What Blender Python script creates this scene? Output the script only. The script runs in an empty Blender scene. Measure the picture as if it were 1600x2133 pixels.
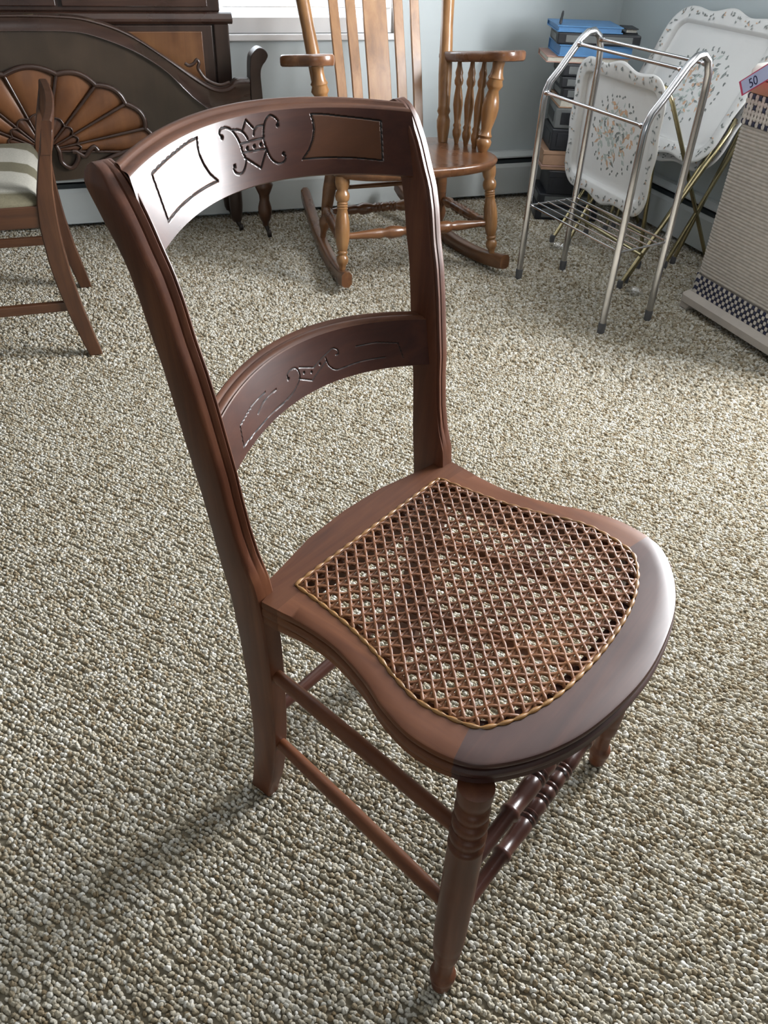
import bpy, bmesh, math, random
import numpy as np
from mathutils import Vector, Matrix

random.seed(7)
rng = np.random.default_rng(11)
S = bpy.context.scene
C = S.collection
PI = math.pi

# ------------------------------------------------------------------ camera
F_PX, CAM_H = 1652.2, 1.0701
PITCH, ROLL, YAW = 0.65625, 0.04567, 0.36882
fw = Vector((math.sin(YAW) * math.cos(PITCH), math.cos(YAW) * math.cos(PITCH), -math.sin(PITCH)))
rt = Vector((math.cos(YAW), -math.sin(YAW), 0))
up = rt.cross(fw)
r2 = math.cos(ROLL) * rt + math.sin(ROLL) * up
u2 = -math.sin(ROLL) * rt + math.cos(ROLL) * up
cd = bpy.data.cameras.new('camera')
cam = bpy.data.objects.new('camera', cd)
C.objects.link(cam)
cam.matrix_world = Matrix(((r2.x, u2.x, -fw.x, 0), (r2.y, u2.y, -fw.y, 0), (r2.z, u2.z, -fw.z, CAM_H), (0, 0, 0, 1)))
cd.sensor_fit = 'HORIZONTAL'
cd.sensor_width = 36
cd.lens = F_PX / 1600 * 36
cd.clip_start = 0.02
S.camera = cam

# ------------------------------------------------------------------ room sizes, world, daylight, exposure
XL, XR, YF, YB, ZC = -4.2, 2.31, -3.4, 3.43, 2.4
WB = (0.30, 1.28, 0.655, 1.95)       # back window: x0 x1 z0 z1
WR = (0.88, 1.98, 0.655, 1.78)        # right window: y0 y1 z0 z1
WF = (-2.3, -0.5, 0.8, 1.95)          # window behind the photographer: x0 x1 z0 z1
S.cycles.adaptive_threshold = 0.06
S.cycles.max_bounces = 5
S.cycles.diffuse_bounces = 3
S.cycles.glossy_bounces = 3
S.cycles.caustics_reflective = False
S.cycles.caustics_refractive = False
S.view_settings.view_transform = 'Standard'
S.view_settings.look = 'None'
S.view_settings.gamma = 1
S.view_settings.use_curve_mapping = False
S.view_settings.exposure = -0.10
world = bpy.data.worlds.new('sky')
S.world = world
world.use_nodes = True
world.node_tree.nodes['Background'].inputs[0].default_value = (0.80, 0.90, 1.0, 1)
world.node_tree.nodes['Background'].inputs[1].default_value = 2.0


def area(name, loc, target, sx, sy, power, col):
    l = bpy.data.lights.new(name, 'AREA')
    l.shape = 'RECTANGLE'
    l.size, l.size_y, l.energy, l.color = sx, sy, power, col
    o = bpy.data.objects.new(name, l)
    C.objects.link(o)
    o.location = loc
    o.rotation_euler = (Vector(target) - Vector(loc)).to_track_quat('-Z', 'Z').to_euler()
    return o


# daylight standing just outside each window opening
area('daylight_right', (XR + 0.22, (WR[0] + WR[1]) / 2, (WR[2] + WR[3]) / 2), (0, (WR[0] + WR[1]) / 2, (WR[2] + WR[3]) / 2), WR[1] - WR[0] + 0.1, WR[3] - WR[2] + 0.1, 350, (0.97, 0.98, 1.0))
area('daylight_back', ((WB[0] + WB[1]) / 2, YB + 0.22, (WB[2] + WB[3]) / 2), ((WB[0] + WB[1]) / 2, 0, (WB[2] + WB[3]) / 2), WB[1] - WB[0] + 0.1, WB[3] - WB[2] + 0.1, 20, (0.88, 0.94, 1.0))

area('daylight_front', ((WF[0] + WF[1]) / 2, YF - 0.22, (WF[2] + WF[3]) / 2), ((WF[0] + WF[1]) / 2, 0, (WF[2] + WF[3]) / 2), WF[1] - WF[0] + 0.1, WF[3] - WF[2] + 0.1, 22, (1.0, 0.97, 0.92))


# ------------------------------------------------------------------ materials
def newmat(name):
    m = bpy.data.materials.new(name)
    m.use_nodes = True
    nt = m.node_tree
    return m, nt, nt.nodes['Principled BSDF']


def ramp(nt, stops):
    r = nt.nodes.new('ShaderNodeValToRGB')
    e = r.color_ramp.elements
    while len(e) < len(stops):
        e.new(0.5)
    for k, (pos, col) in enumerate(stops):
        e[k].position = pos
        e[k].color = (*col, 1)
    return r


def coords(nt, scale, kind='Object'):
    tc = nt.nodes.new('ShaderNodeTexCoord')
    mp = nt.nodes.new('ShaderNodeMapping')
    mp.inputs['Scale'].default_value = scale
    nt.links.new(tc.outputs[kind], mp.inputs['Vector'])
    return mp


def noise(nt, vec, scale, detail=5, rough=0.6, dist=0.0):
    n = nt.nodes.new('ShaderNodeTexNoise')
    n.inputs['Scale'].default_value = scale
    n.inputs['Detail'].default_value = detail
    n.inputs['Roughness'].default_value = rough
    n.inputs['Distortion'].default_value = dist
    nt.links.new(vec.outputs[0], n.inputs['Vector'])
    return n


def bump(nt, b, src, strength, dist):
    bp = nt.nodes.new('ShaderNodeBump')
    bp.inputs['Strength'].default_value = strength
    bp.inputs['Distance'].default_value = dist
    nt.links.new(src, bp.inputs['Height'])
    nt.links.new(bp.outputs[0], b.inputs['Normal'])


def wood(name, dark, mid, light, rough=0.35, axis='z', coat=0.0, blotch=0.35, fine=1.0, spec=0.5):
    m, nt, b = newmat(name)
    sc = {'x': (3, 42, 42), 'y': (42, 3, 42), 'z': (42, 42, 3)}[axis]
    mp = coords(nt, tuple(v * fine for v in sc))
    n1 = noise(nt, mp, 1.0, 6, 0.65, 0.6)
    mp2 = coords(nt, (9, 9, 9))
    n2 = noise(nt, mp2, 1.0, 3, 0.5)
    mix = nt.nodes.new('ShaderNodeMix')
    mix.data_type = 'FLOAT'
    mix.inputs[0].default_value = blotch
    nt.links.new(n1.outputs['Fac'], mix.inputs[2])
    nt.links.new(n2.outputs['Fac'], mix.inputs[3])
    r = ramp(nt, [(0.30, dark), (0.5, mid), (0.70, light)])
    nt.links.new(mix.outputs[0], r.inputs[0])
    nt.links.new(r.outputs[0], b.inputs['Base Color'])
    rr = nt.nodes.new('ShaderNodeMapRange')
    rr.inputs['To Min'].default_value = rough * 0.75
    rr.inputs['To Max'].default_value = rough * 1.3
    nt.links.new(n2.outputs['Fac'], rr.inputs['Value'])
    nt.links.new(rr.outputs[0], b.inputs['Roughness'])
    b.inputs['Coat Weight'].default_value = coat
    b.inputs['Specular IOR Level'].default_value = spec
    b.inputs['Coat Roughness'].default_value = 0.25
    bump(nt, b, n1.outputs['Fac'], 0.12, 0.0006)
    return m


def plain(name, col, rough=0.5, metal=0.0, var=0.08, scale=30, bmp=0.0, spec=0.5):
    m, nt, b = newmat(name)
    mp = coords(nt, (1, 1, 1))
    n = noise(nt, mp, scale, 4)
    lo = tuple(max(0, c * (1 - var)) for c in col)
    hi = tuple(min(1, c * (1 + var)) for c in col)
    r = ramp(nt, [(0.3, lo), (0.7, hi)])
    nt.links.new(n.outputs['Fac'], r.inputs[0])
    nt.links.new(r.outputs[0], b.inputs['Base Color'])
    b.inputs['Roughness'].default_value = rough
    b.inputs['Metallic'].default_value = metal
    b.inputs['Specular IOR Level'].default_value = spec
    if bmp:
        bump(nt, b, n.outputs['Fac'], bmp, 0.002)
    return m


M = {}
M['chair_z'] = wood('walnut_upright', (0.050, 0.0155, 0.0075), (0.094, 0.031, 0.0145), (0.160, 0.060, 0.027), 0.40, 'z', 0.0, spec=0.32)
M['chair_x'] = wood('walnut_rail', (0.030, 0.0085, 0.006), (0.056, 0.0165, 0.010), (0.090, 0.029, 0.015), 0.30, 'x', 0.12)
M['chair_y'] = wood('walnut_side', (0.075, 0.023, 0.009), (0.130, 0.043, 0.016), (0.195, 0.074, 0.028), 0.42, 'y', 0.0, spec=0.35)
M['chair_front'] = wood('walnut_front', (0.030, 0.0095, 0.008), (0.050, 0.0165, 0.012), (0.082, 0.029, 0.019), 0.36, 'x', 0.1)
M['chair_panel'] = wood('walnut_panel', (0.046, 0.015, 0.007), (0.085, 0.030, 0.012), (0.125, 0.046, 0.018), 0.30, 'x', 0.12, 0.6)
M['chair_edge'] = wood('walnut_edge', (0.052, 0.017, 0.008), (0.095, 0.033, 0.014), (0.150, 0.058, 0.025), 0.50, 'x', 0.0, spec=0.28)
M['groove'] = plain('groove_dirt', (0.010, 0.005, 0.004), 0.7)
M['cane'] = wood('cane', (0.075, 0.024, 0.007), (0.150, 0.052, 0.016), (0.250, 0.100, 0.034), 0.44, 'x', 0.0, 0.7, 2.0, spec=0.36)
M['binding'] = wood('binding_cane', (0.15, 0.065, 0.018), (0.27, 0.13, 0.035), (0.38, 0.20, 0.065), 0.4, 'y', 0.1, 0.6, 2.0)
M['oak'] = wood('golden_oak', (0.1320, 0.0581, 0.0194), (0.2376, 0.1144, 0.0405), (0.3344, 0.1760, 0.0704), 0.30, 'z', 0.3, 0.3, 0.7)
M['oak_y'] = wood('golden_oak_arm', (0.075, 0.028, 0.012), (0.135, 0.055, 0.022), (0.21, 0.095, 0.038), 0.28, 'y', 0.4, 0.3, 0.7)
M['oak_x'] = wood('golden_oak_cross', (0.085, 0.033, 0.014), (0.16, 0.066, 0.026), (0.24, 0.11, 0.043), 0.28, 'x', 0.4, 0.3, 0.7)
M['mahog'] = wood('mahogany', (0.0324, 0.0115, 0.0058), (0.0648, 0.0245, 0.0108), (0.1044, 0.0432, 0.0187), 0.33, 'z', 0.25, 0.3)
M['mahog_y'] = wood('mahogany_rail', (0.0360, 0.0130, 0.0065), (0.0756, 0.0288, 0.0122), (0.1152, 0.0475, 0.0202), 0.33, 'x', 0.25, 0.3)
M['dark'] = wood('dark_mahogany', (0.0150, 0.0075, 0.0053), (0.0270, 0.0135, 0.0090), (0.0435, 0.0218, 0.0135), 0.34, 'z', 0.3, 0.4)
M['dark_x'] = wood('dark_mahogany_moulding', (0.0180, 0.0083, 0.0060), (0.0338, 0.0158, 0.0105), (0.0525, 0.0255, 0.0165), 0.28, 'x', 0.4, 0.4)
M['veneer'] = wood('fan_veneer', (0.0663, 0.0242, 0.0086), (0.1248, 0.0468, 0.0148), (0.1833, 0.0741, 0.0242), 0.45, 'z', 0.1, 0.6, 0.6)
M['veneer2'] = wood('case_veneer', (0.0372, 0.0136, 0.0050), (0.0930, 0.0360, 0.0112), (0.1488, 0.0651, 0.0211), 0.36, 'z', 0.25, 0.55, 0.5)
M['veneer3'] = wood('panel_veneer', (0.0216, 0.0144, 0.0086), (0.0331, 0.0216, 0.0130), (0.0475, 0.0302, 0.0180), 0.36, 'z', 0.25, 0.6, 0.5)
M['chrome'] = plain('chrome', (0.56, 0.56, 0.58), 0.16, 1.0, 0.05, 12)
M['brass'] = plain('brass_tube', (0.38, 0.325, 0.19), 0.27, 1.0, 0.12, 9)
M['castor'] = plain('castor_iron', (0.03, 0.022, 0.018), 0.45, 0.3)
M['rubber'] = plain('rubber_tip', (0.09, 0.09, 0.095), 0.6)
M['wall'] = plain('wall_paint', (0.53, 0.59, 0.605), 0.62, 0, 0.03, 3)
M['trimw'] = plain('white_trim', (0.80, 0.80, 0.80), 0.4, 0, 0.02, 4)
M['ceil'] = plain('ceiling_paint', (0.62, 0.62, 0.61), 0.8, 0, 0.02, 4)
M['heater'] = plain('heater_enamel', (0.56, 0.60, 0.60), 0.4, 0, 0.03, 5)
M['slot'] = plain('heater_fins', (0.03, 0.04, 0.045), 0.6, 0.2)
M['floorbase'] = plain('carpet_backing', (0.20, 0.175, 0.125), 0.95)
M['tray'] = plain('tray_enamel', (0.72, 0.72, 0.71), 0.25, 0, 0.02, 6)
M['cord'] = plain('hamper_cord', (0.44, 0.40, 0.36), 0.7, 0, 0.12, 60)
M['hbase'] = plain('hamper_base_paint', (0.44, 0.395, 0.35), 0.55, 0, 0.08, 12)
M['lidw'] = plain('lid_vinyl', (0.80, 0.77, 0.72), 0.4, 0, 0.03, 8)
M['navy'] = plain('navy_strand', (0.018, 0.022, 0.055), 0.6, 0, 0.2, 40)
M['cream'] = plain('cream_strand', (0.55, 0.51, 0.47), 0.6, 0, 0.15, 40)
M['blackp'] = plain('black_plastic', (0.014, 0.016, 0.021), 0.45, 0, 0.25, 20)
M['greyp'] = plain('grey_card', (0.13, 0.14, 0.14), 0.6, 0, 0.15, 20)
M['tan'] = plain('tan_card', (0.36, 0.22, 0.14), 0.7, 0, 0.15, 16)
M['pink'] = plain('pink_board', (0.42, 0.26, 0.21), 0.6, 0, 0.12, 16)
M['blue'] = plain('blue_cover', (0.075, 0.21, 0.42), 0.4, 0, 0.15, 12)
M['pages'] = plain('paper_pages', (0.55, 0.53, 0.46), 0.8, 0, 0.12, 120)
M['tagw'] = plain('tag_card', (0.50, 0.55, 0.80), 0.6, 0, 0.04)
M['tagr'] = plain('tag_red', (0.55, 0.06, 0.14), 0.6)
M['ink'] = plain('tag_ink', (0.01, 0.015, 0.08), 0.6)
M['print_g'] = plain('print_grey_green', (0.22, 0.24, 0.23), 0.4)
M['print_o'] = plain('print_peach', (0.62, 0.40, 0.26), 0.4)
M['print_l'] = plain('print_leaf', (0.44, 0.50, 0.47), 0.4)
M['blind'] = plain('blind_slat', (0.80, 0.76, 0.70), 0.6)

# thin window glass: mostly clear, a little mirror
m, nt, b = newmat('window_glass')
tr = nt.nodes.new('ShaderNodeBsdfTransparent')
gl = nt.nodes.new('ShaderNodeBsdfGlossy')
gl.inputs['Roughness'].default_value = 0.02
mx = nt.nodes.new('ShaderNodeMixShader')
mx.inputs[0].default_value = 0.06
nt.links.new(tr.outputs[0], mx.inputs[1])
nt.links.new(gl.outputs[0], mx.inputs[2])
nt.links.new(mx.outputs[0], nt.nodes['Material Output'].inputs[0])
M['glass'] = m
m2 = m.copy()
m2.name = 'clear_plastic'
m2.node_tree.nodes['Mix Shader'].inputs[0].default_value = 0.22
M['clear'] = m2

# striped seat fabric
m, nt, b = newmat('striped_fabric')
mp = coords(nt, (1, 1, 1))
wv = nt.nodes.new('ShaderNodeTexWave')
wv.bands_direction = 'Y'
wv.inputs['Scale'].default_value = 1.25
wv.inputs['Distortion'].default_value = 0.25
wv.inputs['Phase Offset'].default_value = 1.2
nt.links.new(mp.outputs[0], wv.inputs['Vector'])
r = ramp(nt, [(0.28, (0.13, 0.115, 0.070)), (0.36, (0.40, 0.385, 0.33))])
nt.links.new(wv.outputs['Fac'], r.inputs[0])
n = noise(nt, mp, 260, 3)
mc = nt.nodes.new('ShaderNodeMix')
mc.data_type = 'RGBA'
mc.blend_type = 'MULTIPLY'
mc.inputs[0].default_value = 0.5
nt.links.new(r.outputs[0], mc.inputs[6])
nt.links.new(n.outputs['Fac'], mc.inputs[7])
nt.links.new(mc.outputs[2], b.inputs['Base Color'])
b.inputs['Roughness'].default_value = 0.9
bump(nt, b, n.outputs['Fac'], 0.3, 0.001)
M['fabric'] = m

# carpet loops: every loop takes its own yarn colour
m, nt, b = newmat('carpet_yarn')
oi = nt.nodes.new('ShaderNodeObjectInfo')
r = ramp(nt, [(0.0, (0.22, 0.168, 0.102)), (0.14, (0.31, 0.258, 0.178)), (0.34, (0.39, 0.347, 0.262)), (0.62, (0.47, 0.436, 0.358)), (0.86, (0.56, 0.535, 0.47)), (1.0, (0.66, 0.645, 0.595))])
nt.links.new(oi.outputs['Random'], r.inputs[0])
geo = nt.nodes.new('ShaderNodeNewGeometry')
n = nt.nodes.new('ShaderNodeTexNoise')
n.inputs['Scale'].default_value = 420
n.inputs['Detail'].default_value = 2
nt.links.new(geo.outputs['Position'], n.inputs['Vector'])
mc = nt.nodes.new('ShaderNodeMix')
mc.data_type = 'RGBA'
mc.blend_type = 'OVERLAY'
mc.inputs[0].default_value = 0.55
nt.links.new(r.outputs[0], mc.inputs[6])
nt.links.new(n.outputs['Fac'], mc.inputs[7])
nt.links.new(mc.outputs[2], b.inputs['Base Color'])
b.inputs['Roughness'].default_value = 0.95
b.inputs['Specular IOR Level'].default_value = 0.15
bump(nt, b, n.outputs['Fac'], 0.5, 0.002)
M['yarn'] = m


# ------------------------------------------------------------------ mesh helpers
class MB:
    def __init__(s):
        s.v, s.f, s.m = [], [], []

    def add(s, verts, faces, mi=0):
        o = len(s.v)
        s.v += [tuple(map(float, q)) for q in verts]
        s.f += [tuple(i + o for i in q) for q in faces]
        s.m += [mi] * len(faces)
        return s

    def box(s, x0, x1, y0, y1, z0, z1, mi=0, mat=None):
        vs = [(x, y, z) for z in (z0, z1) for y in (y0, y1) for x in (x0, x1)]
        if mat is not None:
            vs = [tuple(mat @ Vector(q)) for q in vs]
        return s.add(vs, [(0, 2, 3, 1), (4, 5, 7, 6), (0, 1, 5, 4), (2, 6, 7, 3), (0, 4, 6, 2), (1, 3, 7, 5)], mi)

    def loft(s, rings, closed_path=False, caps=True, mi=0):
        n = len(rings[0])
        vs = [q for r_ in rings for q in r_]
        fs = []
        K = len(rings)
        for a in range(K if closed_path else K - 1):
            b_ = (a + 1) % K
            for i in range(n):
                j = (i + 1) % n
                fs.append((a * n + i, a * n + j, b_ * n + j, b_ * n + i))
        if caps and not closed_path:
            fs.append(tuple(range(n - 1, -1, -1)))
            fs.append(tuple((K - 1) * n + i for i in range(n)))
        return s.add(vs, fs, mi)

    def tube(s, pts, rad, seg=8, closed=False, mi=0, flat=1.0):
        P = [Vector(q) for q in pts]
        n = len(P)
        R = rad if hasattr(rad, '__len__') else [rad] * n
        rings = []
        prev = None
        for i in range(n):
            a = P[(i - 1) % n] if (closed or i) else P[i]
            b_ = P[(i + 1) % n] if (closed or i < n - 1) else P[i]
            t = (b_ - a).normalized()
            if prev is None:
                h = Vector((0, 0, 1)) if abs(t.z) < 0.9 else Vector((0, 1, 0))
                u = t.cross(h).normalized()
            else:
                u = (prev - t * prev.dot(t)).normalized()
            prev = u
            w = t.cross(u)
            rings.append([P[i] + (u * math.cos(2 * PI * k / seg) + w * flat * math.sin(2 * PI * k / seg)) * R[i] for k in range(seg)])
        return s.loft(rings, closed, True, mi)

    def lathe(s, prof, p0, p1, seg=20, mi=0):
        """prof: (fraction along p0-p1, radius)"""
        a, b_ = Vector(p0), Vector(p1)
        t = (b_ - a).normalized()
        h = Vector((0, 0, 1)) if abs(t.z) < 0.9 else Vector((0, 1, 0))
        u = t.cross(h).normalized()
        w = t.cross(u)
        rings = [[a + (b_ - a) * f + (u * math.cos(2 * PI * k / seg) + w * math.sin(2 * PI * k / seg)) * r_ for k in range(seg)] for f, r_ in prof]
        return s.loft(rings, False, True, mi)

    def prism(s, out, fn, d0, d1, mi=0):
        """outline (a,b) pushed from depth d0 to d1 through fn(a,b,d)"""
        return s.loft([[fn(a, b_, d0) for a, b_ in out], [fn(a, b_, d1) for a, b_ in out]], False, True, mi)


def obj(name, mb, mats, parent=None, smooth=None, bevel=0.0, kind=None, bseg=2, ang=40):
    me = bpy.data.meshes.new(name)
    me.from_pydata(mb.v, [], mb.f)
    bm = bmesh.new()
    bm.from_mesh(me)
    bmesh.ops.recalc_face_normals(bm, faces=bm.faces)
    bm.to_mesh(me)
    bm.free()
    mats = mats if isinstance(mats, (list, tuple)) else [mats]
    for q in mats:
        me.materials.append(M[q] if isinstance(q, str) else q)
    if any(mb.m):
        me.polygons.foreach_set('material_index', mb.m)
    o = bpy.data.objects.new(name, me)
    C.objects.link(o)
    if parent is not None:
        o.parent = parent
    if bevel:
        md = o.modifiers.new('edge', 'BEVEL')
        md.width = bevel
        md.segments = bseg
        md.limit_method = 'ANGLE'
        md.angle_limit = math.radians(35)
    if smooth is None:
        smooth = True
    if smooth:
        me.polygons.foreach_set('use_smooth', [True] * len(me.polygons))
        me.set_sharp_from_angle(angle=math.radians(ang))
    if kind:
        o['kind'] = kind
    return o


def tag(o, label, cat=None, group=None, kind=None):
    o['label'] = label
    if cat:
        o['category'] = cat
    if group:
        o['group'] = group
    if kind:
        o['kind'] = kind
    return o


def thing(name, label, cat, loc=(0, 0, 0), rotz=0.0, group=None):
    o = bpy.data.objects.new(name, None)
    C.objects.link(o)
    o.location = loc
    o.rotation_euler = (0, 0, rotz)
    o.empty_display_size = 0.05
    return tag(o, label, cat, group)


def share(src, name, parent=None, loc=None, mir=None):
    o = src.copy()
    o.name = name
    C.objects.link(o)
    o.parent = parent
    if loc is not None:
        o.location = loc
    return o


def catmull(pts, n=6, closed=False):
    P = [np.array(q, float) for q in pts]
    out = []
    K = len(P)
    for i in range(K if closed else K - 1):
        p0 = P[(i - 1) % K] if (closed or i > 0) else 2 * P[0] - P[1]
        p1, p2 = P[i], P[(i + 1) % K]
        p3 = P[(i + 2) % K] if (closed or i < K - 2) else 2 * P[-1] - P[-2]
        for k in range(n):
            t = k / n
            out.append(0.5 * ((2 * p1) + (-p0 + p2) * t + (2 * p0 - 5 * p1 + 4 * p2 - p3) * t * t + (-p0 + 3 * p1 - 3 * p2 + p3) * t ** 3))
    if not closed:
        out.append(P[-1])
    return out


def arc(cx, cy, r, a0, a1, n):
    return [(cx + r * math.cos(math.radians(a0 + (a1 - a0) * k / n)), cy + r * math.sin(math.radians(a0 + (a1 - a0) * k / n))) for k in range(n + 1)]


# ------------------------------------------------------------------ the room
T = 0.12


def struct(name, mb, mat, parent=None, bevel=0.0, smooth=False):
    o = obj(name, mb, mat, parent, smooth, bevel)
    if parent is None:
        o['kind'] = 'structure'
    return o


struct('floor', MB().box(XL - T, XR + T, YF - T, YB + T, -0.10, -0.0045), 'floorbase')
struct('ceiling', MB().box(XL - T, XR + T, YF - T, YB + T, ZC, ZC + 0.1), 'ceil')
w = MB()
w.box(XL, WB[0], YB, YB + T, -0.01, ZC).box(WB[1], XR + T, YB, YB + T, -0.01, ZC).box(WB[0], WB[1], YB, YB + T, -0.01, WB[2]).box(WB[0], WB[1], YB, YB + T, WB[3], ZC)
struct('wall_back', w, 'wall')
w = MB()
w.box(XR, XR + T, YF, WR[0], -0.01, ZC).box(XR, XR + T, WR[1], YB, -0.01, ZC).box(XR, XR + T, WR[0], WR[1], -0.01, WR[2]).box(XR, XR + T, WR[0], WR[1], WR[3], ZC)
struct('wall_right', w, 'wall')
struct('wall_left', MB().box(XL - T, XL, YF - T, YB + T, -0.01, ZC), 'wall')
w = MB()
w.box(XL, WF[0], YF - T, YF, -0.01, ZC).box(WF[1], XR + T, YF - T, YF, -0.01, ZC).box(WF[0], WF[1], YF - T, YF, -0.01, WF[2]).box(WF[0], WF[1], YF - T, YF, WF[3], ZC)
struct('wall_front', w, 'wall')


def window(name, a0, a1, z0, z1, fn, mid=True, nslat=0):
    """fn(a, d, z): a along the wall, d into the room (negative = outside)"""
    def bx(mb, x0, x1, d0, d1, q0, q1):
        vs = [fn(x, d, z) for z in (q0, q1) for d in (d0, d1) for x in (x0, x1)]
        return mb.add(vs, [(0, 2, 3, 1), (4, 5, 7, 6), (0, 1, 5, 4), (2, 6, 7, 3), (0, 4, 6, 2), (1, 3, 7, 5)])
    fr = MB()
    e = 0.05
    bx(fr, a0, a0 + e, -0.10, -0.02, z0, z1)
    bx(fr, a1 - e, a1, -0.10, -0.02, z0, z1)
    bx(fr, a0 + e, a1 - e, -0.10, -0.02, z0, z0 + e)
    bx(fr, a0 + e, a1 - e, -0.10, -0.02, z1 - e, z1)
    zm = (z0 + z1) / 2
    bx(fr, a0 + e, a1 - e, -0.09, -0.04, zm - 0.02, zm + 0.02)
    root = struct(name, fr, 'trimw')
    sl = MB()
    bx(sl, a0 - 0.03, a1 + 0.03, -0.02, 0.022, z0 - 0.022, z0)
    struct('window_sill', sl, 'trimw', root, 0.004)
    for q in ((z0 + e, zm - 0.02), (zm + 0.02, z1 - e)):
        g = MB()
        bx(g, a0 + e, a1 - e, -0.066, -0.062, q[0], q[1])
        struct('pane', g, 'glass', root)
    for k in range(nslat):
        g = MB()
        zz = z0 + 0.085 + k * 0.042
        bx(g, a0 + 0.012, a1 - 0.012, -0.018, 0.004, zz, zz + 0.0022)
        struct('blind_slat', g, 'blind', root)
    return root


window('window_1', WB[0], WB[1], WB[2], WB[3], lambda a, d, z: (a, YB - d, z), nslat=1)
window('window_2', WR[0], WR[1], WR[2], WR[3], lambda a, d, z: (XR - d, a, z))
window('window_3', WF[0], WF[1], WF[2], WF[3], lambda a, d, z: (a, YF + d, z))


def heater(name, a0, a1, fn, label):
    h = thing(name, label, 'heater')
    prof_back = [(0.0, 0.012), (0.030, 0.012), (0.030, 0.125), (0.0, 0.125)]

    def ext(pts, x0=a0, x1=a1):
        mb = MB()
        return mb.loft([[fn(x0, d, z) for d, z in pts], [fn(x1, d, z) for d, z in pts]])
    obj('front_panel', ext([(0.050, 0.020), (0.056, 0.020), (0.056, 0.135), (0.050, 0.150), (0.046, 0.150), (0.050, 0.132)]), 'heater', h, False)
    obj('top_hood', ext([(0.0, 0.196), (0.030, 0.196), (0.050, 0.180), (0.050, 0.174), (0.028, 0.188), (0.0, 0.188)]), 'heater', h, False)
    obj('back_plate', ext([(0.001, 0.010), (0.006, 0.010), (0.006, 0.188), (0.001, 0.188)]), 'heater', h, False)
    obj('fin_core', ext([(0.008, 0.030), (0.046, 0.030), (0.046, 0.165), (0.008, 0.165)]), 'slot', h, False)
    for x in (a0, a1 - 0.004):
        obj('end_cap', ext([(0.0, 0.008), (0.057, 0.008), (0.057, 0.140), (0.050, 0.184), (0.030, 0.198), (0.0, 0.198)], x, x + 0.004), 'heater', h, False)
    return h


heater('baseboard_heater', -2.0, XR - 0.002, lambda a, d, z: (a, YB - 0.001 - d, z), 'long pale baseboard heater along the wall under the bright window')
heater('baseboard_heater', 0.2, YB - 0.07, lambda a, d, z: (XR - 0.001 - d, a, z), 'pale baseboard heater on the wall behind the tray tables and hamper')

# ------------------------------------------------------------------ carpet: loops in slanting rows over the floor
du = np.array([1.0, -1.12]); du /= np.linalg.norm(du)
dn = np.array([-du[1], du[0]])
PU, PN = 0.0048, 0.0062
uu, nn = np.meshgrid(np.arange(-5.0, 5.0, PU), np.arange(-4.0, 5.0, PN))
uu = uu + rng.normal(0, 0.0013, uu.shape) + rng.random((uu.shape[0], 1)) * PU
wob = 0.0022 * np.sin(uu * 23 + rng.random((uu.shape[0], 1)) * 1.5) + 0.0016 * np.sin(uu * 61 + rng.random((uu.shape[0], 1)) * 6)
nn = nn + wob + rng.normal(0, 0.0009, nn.shape)
px_ = uu * du[0] + nn * dn[0]
py_ = uu * du[1] + nn * dn[1]
keep = (px_ > -0.62 - 0.12 * py_) & (px_ < XR - 0.004) & (py_ > -0.02) & (py_ < YB - 0.004) & (px_ < 0.75 + 0.95 * py_)
far_ = np.hypot(px_, py_) > 2.15
keep &= rng.random(px_.shape) > np.where(far_, 0.42, 0.05)
px_, py_, far_ = px_[keep], py_[keep], far_[keep]
N = len(px_)
me = bpy.data.meshes.new('carpet_pile')
me.vertices.add(N)
pz_ = -0.0046 + 0.0022 * rng.random(N)
me.vertices.foreach_set('co', np.stack([px_, py_, pz_], -1).ravel())
at = me.attributes.new('turn', 'FLOAT_VECTOR', 'POINT')
ang0 = math.atan2(du[1], du[0])
at.data.foreach_set('vector', np.stack([rng.normal(0, 0.35, N), rng.normal(0, 0.35, N), ang0 + rng.normal(0, 0.5, N)], -1).ravel())
at = me.attributes.new('grow', 'FLOAT_VECTOR', 'POINT')
g = (0.85 + 0.4 * rng.random((N, 1))) * np.where(far_, 1.28, 1.0)[:, None]
at.data.foreach_set('vector', (np.array([[0.0037, 0.0027, 0.0036]]) * g * (0.9 + 0.25 * rng.random((N, 3)))).ravel())
carpet = bpy.data.objects.new('carpet_pile', me)
C.objects.link(carpet)
ng = bpy.data.node_groups.new('carpet_loops', 'GeometryNodeTree')
ng.interface.new_socket('Geometry', in_out='INPUT', socket_type='NodeSocketGeometry')
ng.interface.new_socket('Geometry', in_out='OUTPUT', socket_type='NodeSocketGeometry')
gi = ng.nodes.new('NodeGroupInput')
go = ng.nodes.new('NodeGroupOutput')
ico = ng.nodes.new('GeometryNodeMeshIcoSphere')
ico.inputs['Radius'].default_value = 1.0
ico.inputs['Subdivisions'].default_value = 2
sp = ng.nodes.new('GeometryNodeSetPosition')
nz = ng.nodes.new('ShaderNodeTexNoise')
nz.inputs['Scale'].default_value = 1.7
vs = ng.nodes.new('ShaderNodeVectorMath'); vs.operation = 'SUBTRACT'; vs.inputs[1].default_value = (0.5, 0.5, 0.5)
vm = ng.nodes.new('ShaderNodeVectorMath'); vm.operation = 'SCALE'; vm.inputs['Scale'].default_value = 1.1
ng.links.new(nz.outputs['Color'], vs.inputs[0]); ng.links.new(vs.outputs[0], vm.inputs[0]); ng.links.new(vm.outputs[0], sp.inputs['Offset'])
ss = ng.nodes.new('GeometryNodeSetShadeSmooth')
sm = ng.nodes.new('GeometryNodeSetMaterial'); sm.inputs['Material'].default_value = M['yarn']
m2p = ng.nodes.new('GeometryNodeMeshToPoints')
ip = ng.nodes.new('GeometryNodeInstanceOnPoints')
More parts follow.
